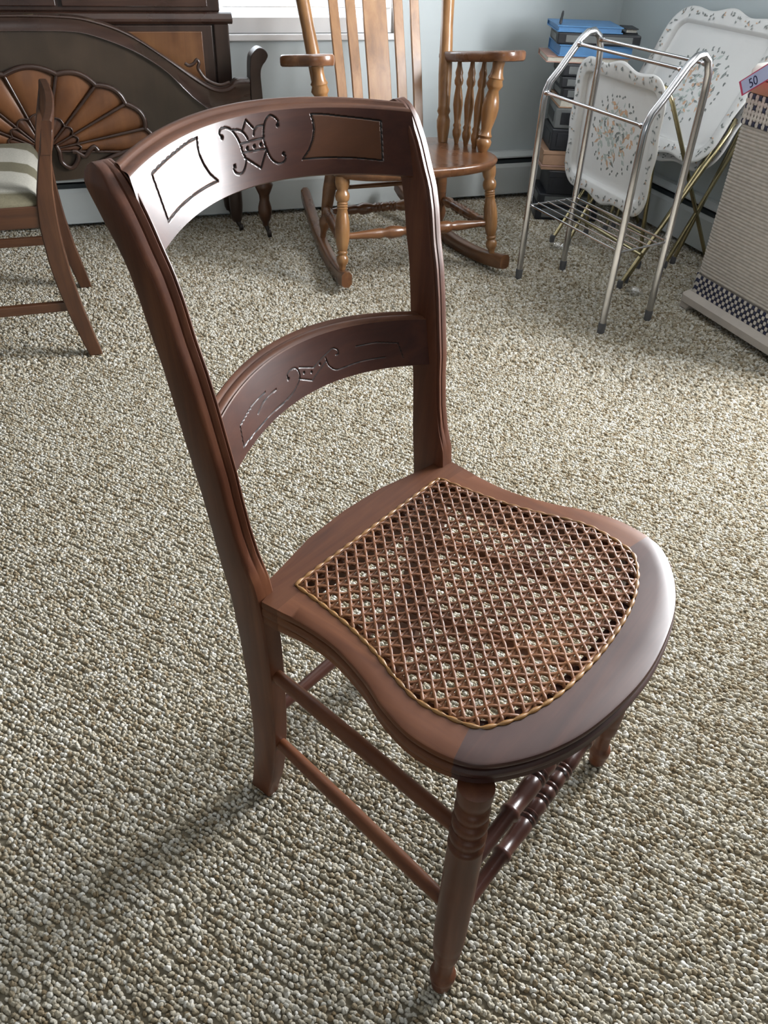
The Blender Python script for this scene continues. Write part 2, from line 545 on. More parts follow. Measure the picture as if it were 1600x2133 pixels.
na = ng.nodes.new('GeometryNodeInputNamedAttribute'); na.data_type = 'FLOAT_VECTOR'; na.inputs['Name'].default_value = 'turn'
nb = ng.nodes.new('GeometryNodeInputNamedAttribute'); nb.data_type = 'FLOAT_VECTOR'; nb.inputs['Name'].default_value = 'grow'
ng.links.new(ico.outputs[0], sp.inputs[0]); ng.links.new(sp.outputs[0], ss.inputs[0]); ng.links.new(ss.outputs[0], sm.inputs[0])
ng.links.new(gi.outputs[0], m2p.inputs[0]); ng.links.new(m2p.outputs[0], ip.inputs['Points']); ng.links.new(sm.outputs[0], ip.inputs['Instance'])
ng.links.new(na.outputs['Attribute'], ip.inputs['Rotation']); ng.links.new(nb.outputs['Attribute'], ip.inputs['Scale'])
ng.links.new(ip.outputs[0], go.inputs[0])
carpet.modifiers.new('loops', 'NODES').node_group = ng
tag(carpet, 'beige and cream looped carpet covering the whole floor', 'carpet', kind='stuff')
me.materials.append(M['yarn'])

# ------------------------------------------------------------------ the cane-seated side chair (local: x across, -y forward)
ZS = 0.4475
chair = thing('side_chair', 'dark walnut side chair with woven cane seat and carved curved back rails', 'chair', (0.2641, 0.7368, 0), 0.55283)


def K(x, y, z):
    return (x, -y, z)


PZ = [0.0, .02, .06, .10, .15, .2, .28, .36, .42, .447, .47, .50, .53, .57, .60, .64, .675, .713, .744, .778, .804, .822, .838, .852, .865, .874, .881, .886, .8885]
PB = [-.080, -.075, -.067, -.060, -.054, -.05, -.047, -.047, -.05, -.053, -.057, -.061, -.064, -.069, -.074, -.081, -.086, -.092, -.100, -.107, -.114, -.123, -.133, -.141, -.149, -.151, -.149, -.144, -.138]
PF = [-.042, -.038, -.026, -.018, -.011, -.006, -.0005, .002, .001, -.002, -.006, -.017, -.024, -.030, -.033, -.040, -.046, -.054, -.063, -.070, -.078, -.087, -.094, -.101, -.109, -.115, -.121, -.128, -.135]
MOULD = [(0, .0036), (.03, .0016), (.08, .0007), (.25, .0003), (.42, .0003), (.46, .0015), (.49, .0017), (.52, .0004), (.60, -.0003), (.68, -.0010), (.735, -.0012), (.765, -.0004), (.79, .0024), (.815, .0034), (.835, .0030), (.86, .0012), (.90, .0004), (.95, .0011), (1, .0038)]


def xo(z):
    return float(np.interp(z, [0, .447, .887], [.165, .19, .217]))


def post(sgn):
    zz = np.concatenate([np.linspace(0, .46, 24), np.linspace(.47, .86, 40), np.linspace(.866, .8885, 9)])
    rings = []
    for z in zz:
        f, b_ = np.interp(z, PZ, PF), np.interp(z, PZ, PB)
        o = xo(z)
        th = np.interp(z, [0, .2, .45], [.021, .025, .0265])
        mo = np.interp(z, [.475, .525], [0, 1])
        lim = min(1.0, max(0.05, (f - b_ - .004) / .028))
        tp = np.interp(z, [.872, .8885], [0, .004])
        ring = []
        flat = [(0, .004), (.03, .0018), (.08, .0006), (.14, 0), (.9, 0), (.94, .0006), (.98, .0018), (1, .004)]
        for a, dd in MOULD:
            dflat = np.interp(a, [q[0] for q in flat], [q[1] for q in flat])
            d = (dflat * (1 - mo) + dd * mo) * lim
            ring.append(K(sgn * (o - tp - a * (th - 2 * tp)), f - d, z))
        for a, dd in ((1, .004), (.97, .001), (.9, 0), (.1, 0), (.03, .001), (0, .004)):
            ring.append(K(sgn * (o - tp - a * (th - 2 * tp)), b_ + dd * lim, z))
        rings.append(ring)
    return obj('back_post', MB().loft(rings), 'chair_z', chair, ang=32)


post(-1)
post(1)


def crest(x, t):
    k = 1 - (x / .19) ** 2
    return x, (1 - t) * (-.093 - .068 * k) + t * (-.115 - .057 * k), (1 - t) * (.812 + .014 * k) + t * (.879 + .013 * k)


def lowr(x, t):
    k = 1 - (x / .172) ** 2
    return x, (1 - t) * (-.043 - .045 * k) + t * (-.058 - .05 * k), (1 - t) * (.590 + .014 * k) + t * (.648 + .012 * k)


def seg_dist(P, poly, closed=False):
    d = np.full(P.shape[:-1], 9.0)
    L = list(zip(poly[:-1], poly[1:])) + ([(poly[-1], poly[0])] if closed else [])
    for a, b_ in L:
        a, b_ = np.array(a), np.array(b_)
        v = b_ - a
        t = np.clip(((P - a) @ v) / (v @ v + 1e-12), 0, 1)
        d = np.minimum(d, np.linalg.norm(P - a - t[..., None] * v, axis=-1))
    return d


def in_poly(P, poly):
    c = np.zeros(P.shape[:-1], bool)
    x, y = P[..., 0], P[..., 1]
    n_ = len(poly)
    for i in range(n_):
        (x1, y1), (x2, y2) = poly[i], poly[(i + 1) % n_]
        cond = ((y1 > y) != (y2 > y)) & (x < (x2 - x1) * (y - y1) / (y2 - y1 + 1e-15) + x1)
        c ^= cond
    return c


def carved_rail(name, fn, wd, nx, nt_, Hm, motifs, dots, panels, top_prof, thick, hw, depth, mats, ornament, panel_label):
    xs = np.linspace(-wd, wd, nx + 1)
    ts = np.linspace(0, 1, nt_ + 1)
    X, Tt = np.meshgrid(xs, ts, indexing='ij')
    Px, Py, Pz = fn(X, Tt)
    flat2 = np.stack([X * 1.03, Tt * Hm], -1)
    sc = lambda pl: [(a * 1.03, b_ * Hm) for a, b_ in pl]
    D = np.full(X.shape, 9.0)
    for ml in motifs:
        D = np.minimum(D, seg_dist(flat2, sc([tuple(q) for q in catmull(ml, 6)]) if len(ml) > 3 else sc(ml)))
    for dx, dy, dr in dots:
        D = np.minimum(D, np.maximum(0, np.linalg.norm(flat2 - np.array([dx * 1.03, dy * Hm]), axis=-1) - dr))
    Dp = np.full(X.shape, 9.0)
    inside = [np.zeros(X.shape, bool) for _ in panels]
    for i, pl in enumerate(panels):
        dd = seg_dist(flat2, sc(pl), True)
        Dp = np.minimum(Dp, dd)
        inside[i] = in_poly(flat2, sc(pl)) | (dd < hw * 1.05)
    g_ = depth * np.clip(1 - np.minimum(D, Dp) / hw, 0, 1) ** 0.8
    Py = Py - g_          # pushed back into the wood
    V = np.stack([Px, -Py, Pz], -1)
    cen = lambda A: (A[:-1, :-1] + A[1:, :-1] + A[:-1, 1:] + A[1:, 1:]) / 4
    Df, Dpf = cen(D), cen(Dp)
    cls = np.zeros(Df.shape, int)
    cls[Df < hw] = 1
    for i in range(len(panels)):
        cls[cen(inside[i].astype(float)) > 0.5] = 2 + i
    dirty = (np.minimum(Df, Dpf) < hw * 0.72)
    idx = np.arange(V.shape[0] * V.shape[1]).reshape(V.shape[:2])
    Q = np.stack([idx[:-1, :-1], idx[1:, :-1], idx[1:, 1:], idx[:-1, 1:]], -1)
    VV = V.reshape(-1, 3)

    def piece(k, nm, par, mt):
        q = Q[cls == k].reshape(-1, 4)
        if not len(q):
            return None
        used, inv = np.unique(q, return_inverse=True)
        mb = MB()
        mb.v = [tuple(a) for a in VV[used].tolist()]
        mb.f = [tuple(a) for a in inv.reshape(-1, 4).tolist()]
        mb.m = dirty[cls == k].astype(int).tolist()
        return mb
    body = piece(0, name, chair, mats[0])
    # moulded top edge, back and underside close the rail
    xs2 = np.linspace(-wd, wd, 81)
    tops = [(0.0, 0.0)] + top_prof
    rows = []
    for o_, rz in tops:
        a = [fn(x, 1.0) for x in xs2]
        rows.append([(q[0], -(q[1] - o_), q[2] + rz) for q in a])
    for t_ in (0.9, 0.5, 0.1):
        a = [fn(x, t_) for x in xs2]
        rows.append([(q[0], -(q[1] - thick), q[2]) for q in a])
    for o_, rz in ((thick - .003, -.002), (.003, -.002), (0.0, 0.0)):
        a = [fn(x, 0.0) for x in xs2]
        rows.append([(q[0], -(q[1] - o_), q[2] + rz) for q in a])
    n2 = len(xs2)
    vs_ = [q for r_ in rows for q in r_]
    fs_ = [(a * n2 + i, a * n2 + i + 1, (a + 1) * n2 + i + 1, (a + 1) * n2 + i) for a in range(len(rows) - 1) for i in range(n2 - 1)]
    body.add(vs_, fs_, 3)
    o = obj(name, body, mats, chair, ang=50)
    mb = piece(1, ornament, o, mats)
    if mb:
        obj(ornament, mb, mats, o, ang=60)
    for i in range(len(panels)):
        mb = piece(2 + i, 'carved_panel', o, mats)
        p_ = obj('carved_panel', mb, [mats[2], mats[1]], o, ang=60)
        p_['label'] = panel_label
    return o


pnl = [(.161, .83), (.140, .85), (.115, .875), (.098, .90), (.080, .91), (.0815, .79), (.081, .67), (.0775, .53), (.071, .38), (.0615, .25), (.08, .255), (.105, .25), (.130, .24), (.156, .217)]
crown = [
    [(-.0435, .79), (-.046, .845), (-.0435, .9), (-.0355, .9), (-.028, .845), (-.0225, .74), (-.019, .62), (-.0175, .505)],
    [(-.028, .845), (-.02, .83), (-.013, .785), (-.009, .715), (-.0075, .67)],
    [(-.013, .8), (-.006, .935), (.0025, .805)],
    [(.0015, .71), (.0035, .775), (.0085, .815), (.017, .815)],
    [(-.018, .63), (.0135, .64)], [(-.0175, .5), (.0165, .48)],
    [(-.016, .43), (.0045, .225), (.015, .45)],
    [(-.0175, .5), (-.0145, .4), (-.0185, .285), (-.025, .225), (-.032, .255), (-.0345, .32), (-.0325, .355)],
    [(.0355, .79), (.037, .84), (.0335, .905), (.0275, .94), (.021, .89), (.0165, .77), (.0145, .615), (.0165, .465), (.021, .32), (.029, .24), (.0365, .25), (.04, .315), (.038, .37)]]
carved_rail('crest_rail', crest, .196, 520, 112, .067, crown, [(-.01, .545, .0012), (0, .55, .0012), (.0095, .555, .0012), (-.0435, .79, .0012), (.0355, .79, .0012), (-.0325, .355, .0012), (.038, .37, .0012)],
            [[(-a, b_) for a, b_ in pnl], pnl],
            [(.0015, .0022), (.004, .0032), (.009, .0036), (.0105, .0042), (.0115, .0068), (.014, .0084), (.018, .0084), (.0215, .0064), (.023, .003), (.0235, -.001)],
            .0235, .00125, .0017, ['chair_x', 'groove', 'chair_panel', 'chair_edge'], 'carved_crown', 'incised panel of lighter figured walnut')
low_m = [
    [(-.1403, .16), (-.1095, .135), (-.0765, .14), (-.0425, .16), (-.024, .28), (-.0158, .415), (-.0172, .565), (-.0244, .62), (-.0344, .58), (-.0349, .485)],
    [(-.1358, .515), (-.1394, .18)], [(-.1358, .515), (-.1064, .58), (-.0779, .575)], [(-.1, .36), (-.0846, .455), (-.0588, .465)],
    [(-.0136, .575), (.0068, .45)], [(-.0186, .375), (.0014, .21)], [(.0014, .21), (.0154, .335), (.0308, .465)],
    [(.0086, .44), (.024, .545), (.0349, .61), (.0439, .66), (.0502, .605), (.0502, .52), (.0462, .515)],
    [(.0303, .525), (.0321, .355), (.0407, .225), (.0539, .215), (.0801, .245), (.115, .24)], [(.0779, .575), (.1064, .58), (.1358, .515)], [(.1358, .515), (.1394, .18)]]
carved_rail('lower_back_rail', lowr, .180, 400, 84, .058, low_m, [(-.0081, .435, .001), (.0036, .375, .001), (.0195, .45, .001), (-.035, .49, .0012)], [],
            [(.001, .0012), (.0022, -.0006), (.0036, .0014), (.006, .0032), (.0095, .0036), (.012, .0028), (.0145, .0052), (.0175, .0060), (.0195, .0045), (.0205, .0)],
            .0205, .00095, .0012, ['chair_x', 'groove', 'chair_panel', 'chair_edge'], 'carved_scroll', '')

# seat frame: matched outer and inner outline of one half, rear corner to front centre
OUT = [(.186, .0), (.184, .022), (.181, .06), (.183, .105), (.196, .155), (.212, .195), (.221, .238), (.2155, .281), (.197, .312), (.149, .345), (.088, .366), (0, .376)]
INN = [(.141, .010), (.142, .020), (.145, .055), (.151, .10), (.162, .145), (.176, .185), (.183, .222), (.174, .272), (.156, .2915), (.12, .309), (.07, .321), (0, .3255)]
NS = 8
Oo = catmull(OUT[:-1] + [OUT[-1]] + [(-a, b_) for a, b_ in OUT[-2:-4:-1]], NS)[:(len(OUT) - 1) * NS + 1]
Ii = catmull(INN[:-1] + [INN[-1]] + [(-a, b_) for a, b_ in INN[-2:-4:-1]], NS)[:(len(INN) - 1) * NS + 1]
EDGE = [(-.0035, 0.0), (-.0012, -.0008), (0, -.003), (0, -.0062), (-.0014, -.0084), (-.0066, -.0088), (-.0066, -.0106), (-.0016, -.0112), (.0016, -.0136), (.0022, -.0172), (.0006, -.0204), (-.0052, -.0214), (-.0054, -.0232), (-.0016, -.0240), (-.0004, -.0290), (-.004, -.0335), (-.0125, -.0350)]


def seat_ring(o_, i_, fade=1.0):
    o_, i_ = np.array(o_), np.array(i_)
    d = (o_ - i_) / np.linalg.norm(o_ - i_)
    ring = []
    for off, z in ((-.013, -.030), (-.013, -.0045), (-.0105, -.0032), (.0, -.0030), (.0012, -.0010), (.0022, 0.0)):
        q = i_ + d * off
        ring.append(K(q[0], q[1], ZS + z))
    q = (o_ + i_) / 2
    ring.append(K(q[0], q[1], ZS + .0003))
    for off, z in EDGE:
        q = o_ + d * (off * fade if off > -.011 else off)
        ring.append(K(q[0], q[1], ZS + z))
    return ring


half = [seat_ring(o_, i_, min(1.0, 0.15 + max(0, (o_[1] - .03)) / .05)) for o_, i_ in zip(Oo, Ii)]
mirror = lambda rg: [(-q[0], q[1], q[2]) for q in rg]
j1, j2 = 1 * NS, 7 * NS
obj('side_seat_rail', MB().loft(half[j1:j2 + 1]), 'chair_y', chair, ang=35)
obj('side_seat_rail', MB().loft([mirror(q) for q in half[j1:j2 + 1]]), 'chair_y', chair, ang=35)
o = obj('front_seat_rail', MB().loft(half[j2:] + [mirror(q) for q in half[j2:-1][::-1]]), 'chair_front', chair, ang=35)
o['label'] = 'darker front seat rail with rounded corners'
# rear seat rail, hollowed at the back
RO = [(.184, .022), (.186, .0), (.170, -.004), (.166, -.018), (.13, -.0245), (.07, -.037), (0, -.041)]
RI = [(.142, .020), (.141, .010), (.136, .010), (.128, .010), (.105, .010), (.06, .010), (0, .010)]
rg = []
for (a, b_) in zip(RO, RI):
    rg.append(seat_ring(a, b_, 0.1))
obj('rear_seat_rail', MB().loft(rg + [mirror(q) for q in rg[:-1][::-1]]), 'chair_edge', chair, ang=35)

# woven cane: two pairs of straight strands and two diagonals
poly = [tuple(q) for q in Ii] + [(-q[0], q[1]) for q in Ii[::-1]][1:]
PITCH_C = .0172
cane = MB()
zc = ZS + .0002


def strand(p0, p1, r_, zfun, flat=0.55):
    p0, p1 = np.array(p0), np.array(p1)
    L = np.linalg.norm(p1 - p0)
    n_ = int(L / (PITCH_C / 6)) + 2
    t = np.linspace(0, 1, n_)
    P = p0 + t[:, None] * (p1 - p0)
    ins = in_poly(P, poly)
    run = []
    for i in range(n_ + 1):
        if i < n_ and ins[i]:
            run.append(i)
        else:
            if len(run) > 4:
                pts = []
                for c_, k in enumerate(run):
                    e = min(c_, len(run) - 1 - c_)
                    pts.append(K(P[k][0], P[k][1], zc + zfun(P[k]) - (.0028 if e == 0 else .0009 if e == 1 else 0)))
                cane.tube(pts, r_, 6, flat=flat)
            run = []


ph = 2 * PI / PITCH_C
for k in range(-13, 14):
    x = k * PITCH_C
    for s_ in (-1, 1):
        strand((x + s_ * .0021, -.01), (x + s_ * .0021, .34), .0018, lambda q, s_=s_: .0006 * s_ * math.cos(ph * q[1] / 2 * 2) - .0004)
for k in range(0, 21):
    y = .0135 + k * PITCH_C
    for s_ in (-1, 1):
        strand((-.2, y + s_ * .0021), (.2, y + s_ * .0021), .0018, lambda q, s_=s_: .0006 * s_ * math.cos(ph * q[0]) + .0003)
for k in range(-34, 36):
    c0 = .0135 + (k + .5) * PITCH_C
    strand((-.22, c0 - .22), (.22, c0 + .22), .00185, lambda q: .0018 + .0010 * math.cos(ph * (q[0] + PITCH_C / 4)))
    strand((-.22, c0 + .22), (.22, c0 - .22), .00185, lambda q: .0020 - .0010 * math.cos(ph * (q[0] + PITCH_C / 4)))
o = obj('cane_weave', cane, 'cane', chair, ang=80, kind='stuff')
o['label'] = 'woven brown cane seat panel'
# binding strip pinned round the edge of the cane
loop = poly + [(a, .0085) for a in np.linspace(-.141, .141, 30)[1:-1]]
cum = np.concatenate([[0], np.cumsum([math.dist(a, b_) for a, b_ in zip(loop, loop[1:] + loop[:1])])])
nb_ = int(cum[-1] / .0022)
lx = np.interp(np.linspace(0, cum[-1], nb_, endpoint=False), cum, [q[0] for q in loop] + [loop[0][0]])
ly = np.interp(np.linspace(0, cum[-1], nb_, endpoint=False), cum, [q[1] for q in loop] + [loop[0][1]])
rad = [.0009 + .0019 * (0.5 - 0.5 * math.cos(2 * PI * (k * cum[-1] / nb_) / .0172)) ** .45 for k in range(nb_)]
b_ = MB().tube([K(a, c_, ZS + .0004) for a, c_ in zip(lx, ly)], rad, 7, True, flat=.8)
o = obj('cane_binding', b_, 'binding', chair, ang=80)
o['label'] = 'tan binding cane stitched round the seat panel'

# turned front legs
LEG = [(0, .0095), (.003, .0118), (.012, .0130), (.020, .0126), (.023, .0132), (.027, .0158), (.034, .0164), (.039, .0150), (.042, .0122), (.046, .0114), (.056, .0112), (.068, .0116), (.076, .0128), (.080, .0148), (.088, .0160), (.102, .0172), (.106, .0168), (.109, .0176), (.125, .0184), (.20, .0190), (.270, .0188), (.316, .0184), (.320, .0190), (.324, .0192), (.326, .0176), (.328, .0160), (.331, .0166), (.336, .0188), (.343, .0192), (.346, .0176), (.348, .0154), (.351, .0158), (.357, .0182), (.364, .0186), (.367, .0170), (.369, .0148), (.372, .0152), (.378, .0176), (.385, .0178), (.388, .0160), (.390, .0142), (.393, .0146), (.399, .0172), (.408, .0182), (.418, .0180)]
for s_ in (-1, 1):
    mb = MB().lathe([(z / .418, r_) for z, r_ in LEG], K(s_ * .2125, .308, 0), K(s_ * .2065, .304, .418), 28)
    obj('front_leg', mb, 'chair_z', chair, ang=50)
    for z0, z1, y0, y1 in ((.310, .341, -.004, .300), (.157, .190, -.014, .300)):
        a, c_ = K(s_ * (xo(z0) - .013), y0 - .006, z0), K(s_ * .211, y1, z1)
        obj('side_rung', MB().lathe([(0, .0078), (.15, .0088), (.5, .0095), (.85, .0088), (1, .0078)], a, c_, 16), 'chair_y', chair)
TURN = [(0, .0080), (.10, .0086), (.225, .0092), (.232, .0118), (.240, .0122), (.247, .0118), (.252, .0098), (.30, .0106), (.34, .0118), (.365, .0118), (.375, .0098), (.380, .0122), (.387, .0124), (.393, .0100), (.398, .0122), (.405, .0124), (.411, .0098), (.42, .0106), (.44, .0116), (.455, .0112), (.462, .0092), (.467, .0114), (.474, .0114), (.480, .0092), (.486, .0116), (.5, .0118)]
TURN = TURN + [(1 - f, r_) for f, r_ in TURN[:-1][::-1]]
for z, y, nm in ((.163, .3075, 'front_rung'), (.250, .3055, 'front_rung')):
    obj(nm, MB().lathe(TURN, K(-.205, y, z), K(.205, y, z), 18), 'chair_x', chair, ang=50)
obj('rear_rung', MB().lathe([(0, .0078), (.5, .0096), (1, .0078)], K(-.165, -.026, .206), K(.165, -.026, .206), 16), 'chair_x', chair)

# ------------------------------------------------------------------ rocking chair
rk = thing('rocking_chair', 'golden oak rocking chair with turned spindles facing away from the window', 'rocking chair', (1.072, 2.797, 0), 0.04)
ZR = .378


def rock_z(y):
    return (y - .04) ** 2 / 2.7


for s_ in (-1, 1):
    rings = []
    for y in np.linspace(-.46, .315, 26):
        xc = np.interp(y, [-.46, .315], [.205, .302])
        z = rock_z(y) + .001
        h = .046 if y < .24 else .046 + .006 * (y - .24) / .075
        e = .004 if -.45 < y < .305 else .010
        rings.append([K(s_ * (xc + a), y, z + b_) for a, b_ in ((-.018 + e, 0), (.018 - e, 0), (.018, e), (.018, h - e), (.018 - e, h), (-.018 + e, h), (-.018, h - e), (-.018, e))])
    obj('rocker', MB().loft(rings), 'oak_y', rk, ang=50)
RLEG = [(0, .011), (.04, .011), (.07, .014), (.09, .0185), (.13, .021), (.16, .019), (.18, .014), (.20, .018), (.215, .018), (.225, .0145), (.24, .0175), (.34, .0235), (.44, .0250), (.54, .0235), (.62, .019), (.66, .0165), (.675, .019), (.685, .0165), (.70, .019), (.712, .0165), (.725, .019), (.74, .0165), (.76, .022), (.80, .0245), (.83, .023), (.86, .0175), (.90, .0225), (.94, .0245), (1, .023)]
for s_ in (-1, 1):
    obj('front_leg', MB().lathe(RLEG, K(s_ * .290, .236, .055), K(s_ * .271, .178, ZR - .028), 20), 'oak', rk, ang=60)
    obj('rear_leg', MB().lathe([(0, .010), (.1, .012), (.16, .020), (.22, .022), (.28, .016), (.36, .020), (.6, .024), (.8, .022), (1, .020)], K(s_ * .245, -.115, .050), K(s_ * .210, -.085, ZR - .028), 16), 'oak_x', rk, ang=60)
    obj('side_rung', MB().lathe([(0, .010), (.08, .012), (.14, .018), (.2, .020), (.25, .014), (.3, .019), (.34, .015), (.38, .020), (.42, .015), (.46, .020), (.5, .015), (.54, .020), (.58, .015), (.62, .020), (.66, .015), (.7, .019), (.76, .014), (.82, .020), (.88, .017), (.94, .012), (1, .010)], K(s_ * .283, .215, .150), K(s_ * .236, -.105, .165), 14), 'oak_x', rk, ang=60)
FR = [(0, .009), (.12, .013), (.24, .018), (.27, .014), (.29, .019), (.31, .022), (.37, .019), (.40, .013), (.42, .019), (.435, .013), (.45, .019), (.465, .013), (.48, .018), (.5, .016)]
FR = FR + [(1 - a, r_) for a, r_ in FR[:-1][::-1]]
obj('front_rung', MB().lathe(FR, K(-.281, .212, .165), K(.281, .212, .165), 16), 'oak_x', rk, ang=60)
obj('rear_rung', MB().lathe(FR, K(-.238, -.105, .150), K(.238, -.105, .150), 16), 'oak_x', rk, ang=60)
obj('cross_rung', MB().lathe([(0, .007), (.5, .009), (1, .007)], K(-.225, -.095, .235), K(.225, -.095, .235), 12), 'oak_x', rk)
# saddle seat
so = catmull([(0, .272), (.13, .266), (.23, .240), (.296, .19), (.312, .12), (.300, .02), (.272, -.09), (.235, -.14), (.12, -.152), (0, -.155)], 5)
so = [tuple(q) for q in so] + [(-q[0], q[1]) for q in so[1:-1][::-1]]
rings = []
for sc_, z in ((.90, ZR - .036), (.965, ZR - .030), (.99, ZR - .018), (1.0, ZR - .008), (.985, ZR - .001), (.95, ZR), (.80, ZR - .006), (.5, ZR - .011), (.1, ZR - .011)):
    rings.append([K(a * sc_, .05 + (b_ - .05) * sc_, z) for a, b_ in so])
obj('seat', MB().loft(rings), 'oak_y', rk, ang=60)
POST = [(0, .017), (.03, .020), (.07, .024), (.10, .025), (.125, .019), (.14, .0245), (.16, .021), (.30, .0245), (.47, .0225), (.50, .0215), (.62, .0235), (.66, .0225), (.675, .019), (.682, .023), (.69, .019), (.697, .023), (.705, .020), (.72, .022), (.80, .0245), (.9, .022), (.95, .020), (1, .018)]
pz = lambda z: np.interp(z, [ZR, .689, 1.10], [.218, .256, .305])
pyf = lambda z: np.interp(z, [ZR, .689, .80, 1.10], [-.092, -.181, -.225, -.345])
for s_ in (-1, 1):
    mb = MB()
    a, b_ = Vector(K(s_ * .216, -.090, ZR - .01)), Vector(K(s_ * .300, -.330, 1.08))
    obj('back_post', mb.lathe(POST, a, b_, 18), 'oak', rk, ang=60)
for xb, xt, wd in ((-.150, -.160, .034), (-.094, -.096, .036), (-.012, -.004, .086), (.072, .086, .036), (.132, .150, .034)):
    rings = []
    for z in np.linspace(ZR - .008, 1.06, 14):
        f = (z - ZR) / (1.06 - ZR)
        x = xb + (xt - xb) * f
        yy = np.interp(z, [ZR, .58, .80, 1.06], [-.118, -.178, -.255, -.335])
        h = wd / 2
        rings.append([K(x + a, yy + c_, z) for a, c_ in ((-h, .004), (-h + .002, .006), (h - .002, .006), (h, .004), (h, -.004), (h - .002, -.006), (-h + .002, -.006), (-h, -.004))])
    obj('back_slat', MB().loft(rings), 'oak', rk, ang=40)
cr = []
for x in np.linspace(-.315, .315, 21):
    k = 1 - (x / .315) ** 2
    y0 = -.325 - .04 * k
    cr.append([K(x, y0 + .012, 1.03), K(x, y0 - .012, 1.03), K(x, y0 - .025, 1.15 + .05 * k), K(x, y0 - .003, 1.16 + .05 * k)])
obj('crest_rail', MB().loft(cr), 'oak_x', rk, bevel=.004)
ARM = [(.232, -.205), (.240, -.06), (.256, .03), (.270, .10), (.290, .140), (.325, .152), (.360, .142), (.385, .115), (.412, .095), (.428, .062), (.424, .025), (.400, .0), (.362, -.012), (.325, -.04), (.298, -.10), (.284, -.205)]
ao = [tuple(q) for q in catmull(ARM, 4)]
for s_ in (-1, 1):
    ca = np.mean(ao, axis=0)
    rings = []
    for sc_, z in ((.90, .662), (.985, .666), (1.0, .674), (1.0, .684), (.985, .691), (.90, .695)):
        rings.append([K(s_ * (ca[0] + (q[0] - ca[0]) * (sc_ if sc_ > .95 else .93)), ca[1] + (q[1] - ca[1]) * sc_, z - .012 + .125 * (q[1] - .05)) for q in ao])
    obj('arm', MB().loft(rings), 'oak_y', rk, ang=50)
    SUP = [(0, .014), (.03, .018), (.08, .025), (.13, .027), (.16, .020), (.19, .025), (.215, .020), (.26, .018), (.42, .028), (.50, .030), (.58, .026), (.68, .018), (.71, .024), (.74, .029), (.79, .024), (.81, .028), (.85, .022), (.92, .019), (1, .022)]
    obj('arm_support', MB().lathe(SUP, K(s_ * .285, .092, ZR - .004), K(s_ * .322, .078, .660), 20), 'oak', rk, ang=60)
    SPN = [(0, .007), (.06, .010), (.11, .015), (.16, .016), (.20, .012), (.23, .015), (.26, .011), (.34, .013), (.48, .0175), (.56, .016), (.70, .0105), (.73, .015), (.77, .016), (.82, .012), (.86, .014), (.93, .009), (1, .007)]
    for xb, yb, xt, yt in ((.250, -.045, .262, -.095), (.264, .002, .282, -.035), (.276, .045, .300, .018)):
        obj('arm_spindle', MB().lathe(SPN, K(s_ * xb, yb, ZR - .004), K(s_ * xt, yt, .650 + .125 * (yt - .03)), 14), 'oak', rk, ang=60)

# ------------------------------------------------------------------ chrome towel stand
st = thing('towel_stand', 'chrome tube stand with sloping shoulders and low wire shelf', 'stand', (1.560, 2.246, 0))
SL = Vector((1.560, 2.246, 0))
fl, bl, fr_, br = [Vector((a, b_, 0)) - SL for a, b_ in ((1.437, 2.470), (1.640, 2.507), (1.480, 1.981), (1.688, 2.028))]


def side_pt(f, b_, s_, z):
    q = f + (b_ - f) * s_
    return (q.x, q.y, z)


prof = [(0, .02), (0, .15), (0, .30), (0, .45), (0, .585), (.02, .612), (.07, .636), (.22, .668), (.40, .712), (.55, .748), (.68, .768), (.80, .772), (.91, .757), (.98, .724), (1.0, .68), (1, .50), (1, .30), (1, .15), (1, .02)]
for f, b_ in ((fl, bl), (fr_, br)):
    o = obj('side_frame', MB().tube([side_pt(f, b_, *q) for q in prof], .0108, 14), 'chrome', st, ang=80)
    for q in (f, b_):
        obj('rubber_tip', MB().lathe([(0, .0115), (.9, .0128), (1, .0118)], (q.x, q.y, .0), (q.x, q.y, .034), 14), 'rubber', o)
for s_, z in ((0, .606), (.50, .738), (.93, .748)):
    obj('towel_rail', MB().tube([side_pt(fl, bl, s_, z), side_pt(fr_, br, s_, z)], .0052, 10), 'chrome', st)
    for f, b_ in ((fl, bl), (fr_, br)):
        q = Vector(side_pt(f, b_, s_, z))
        d_ = (fr_ - fl).normalized() * (.018 if f is fl else -.018)
        obj('rail_cap', MB().lathe([(0, .0078), (.5, .0085), (1, .0058)], q + d_ * .3, q + d_ * 1.3, 12), 'chrome', st)
for f, b_ in ((fl, bl), (fr_, br)):
    obj('shelf_end_wire', MB().tube([side_pt(f, b_, 0, .258), side_pt(f, b_, 1, .258)], .0030, 8), 'chrome', st)
for k in range(6):
    s_ = k / 5
    obj('shelf_wire', MB().tube([side_pt(fl, bl, s_, .2605), side_pt(fr_, br, s_, .2605)], .0036 if k in (0, 5) else .0024, 8), 'chrome', st)


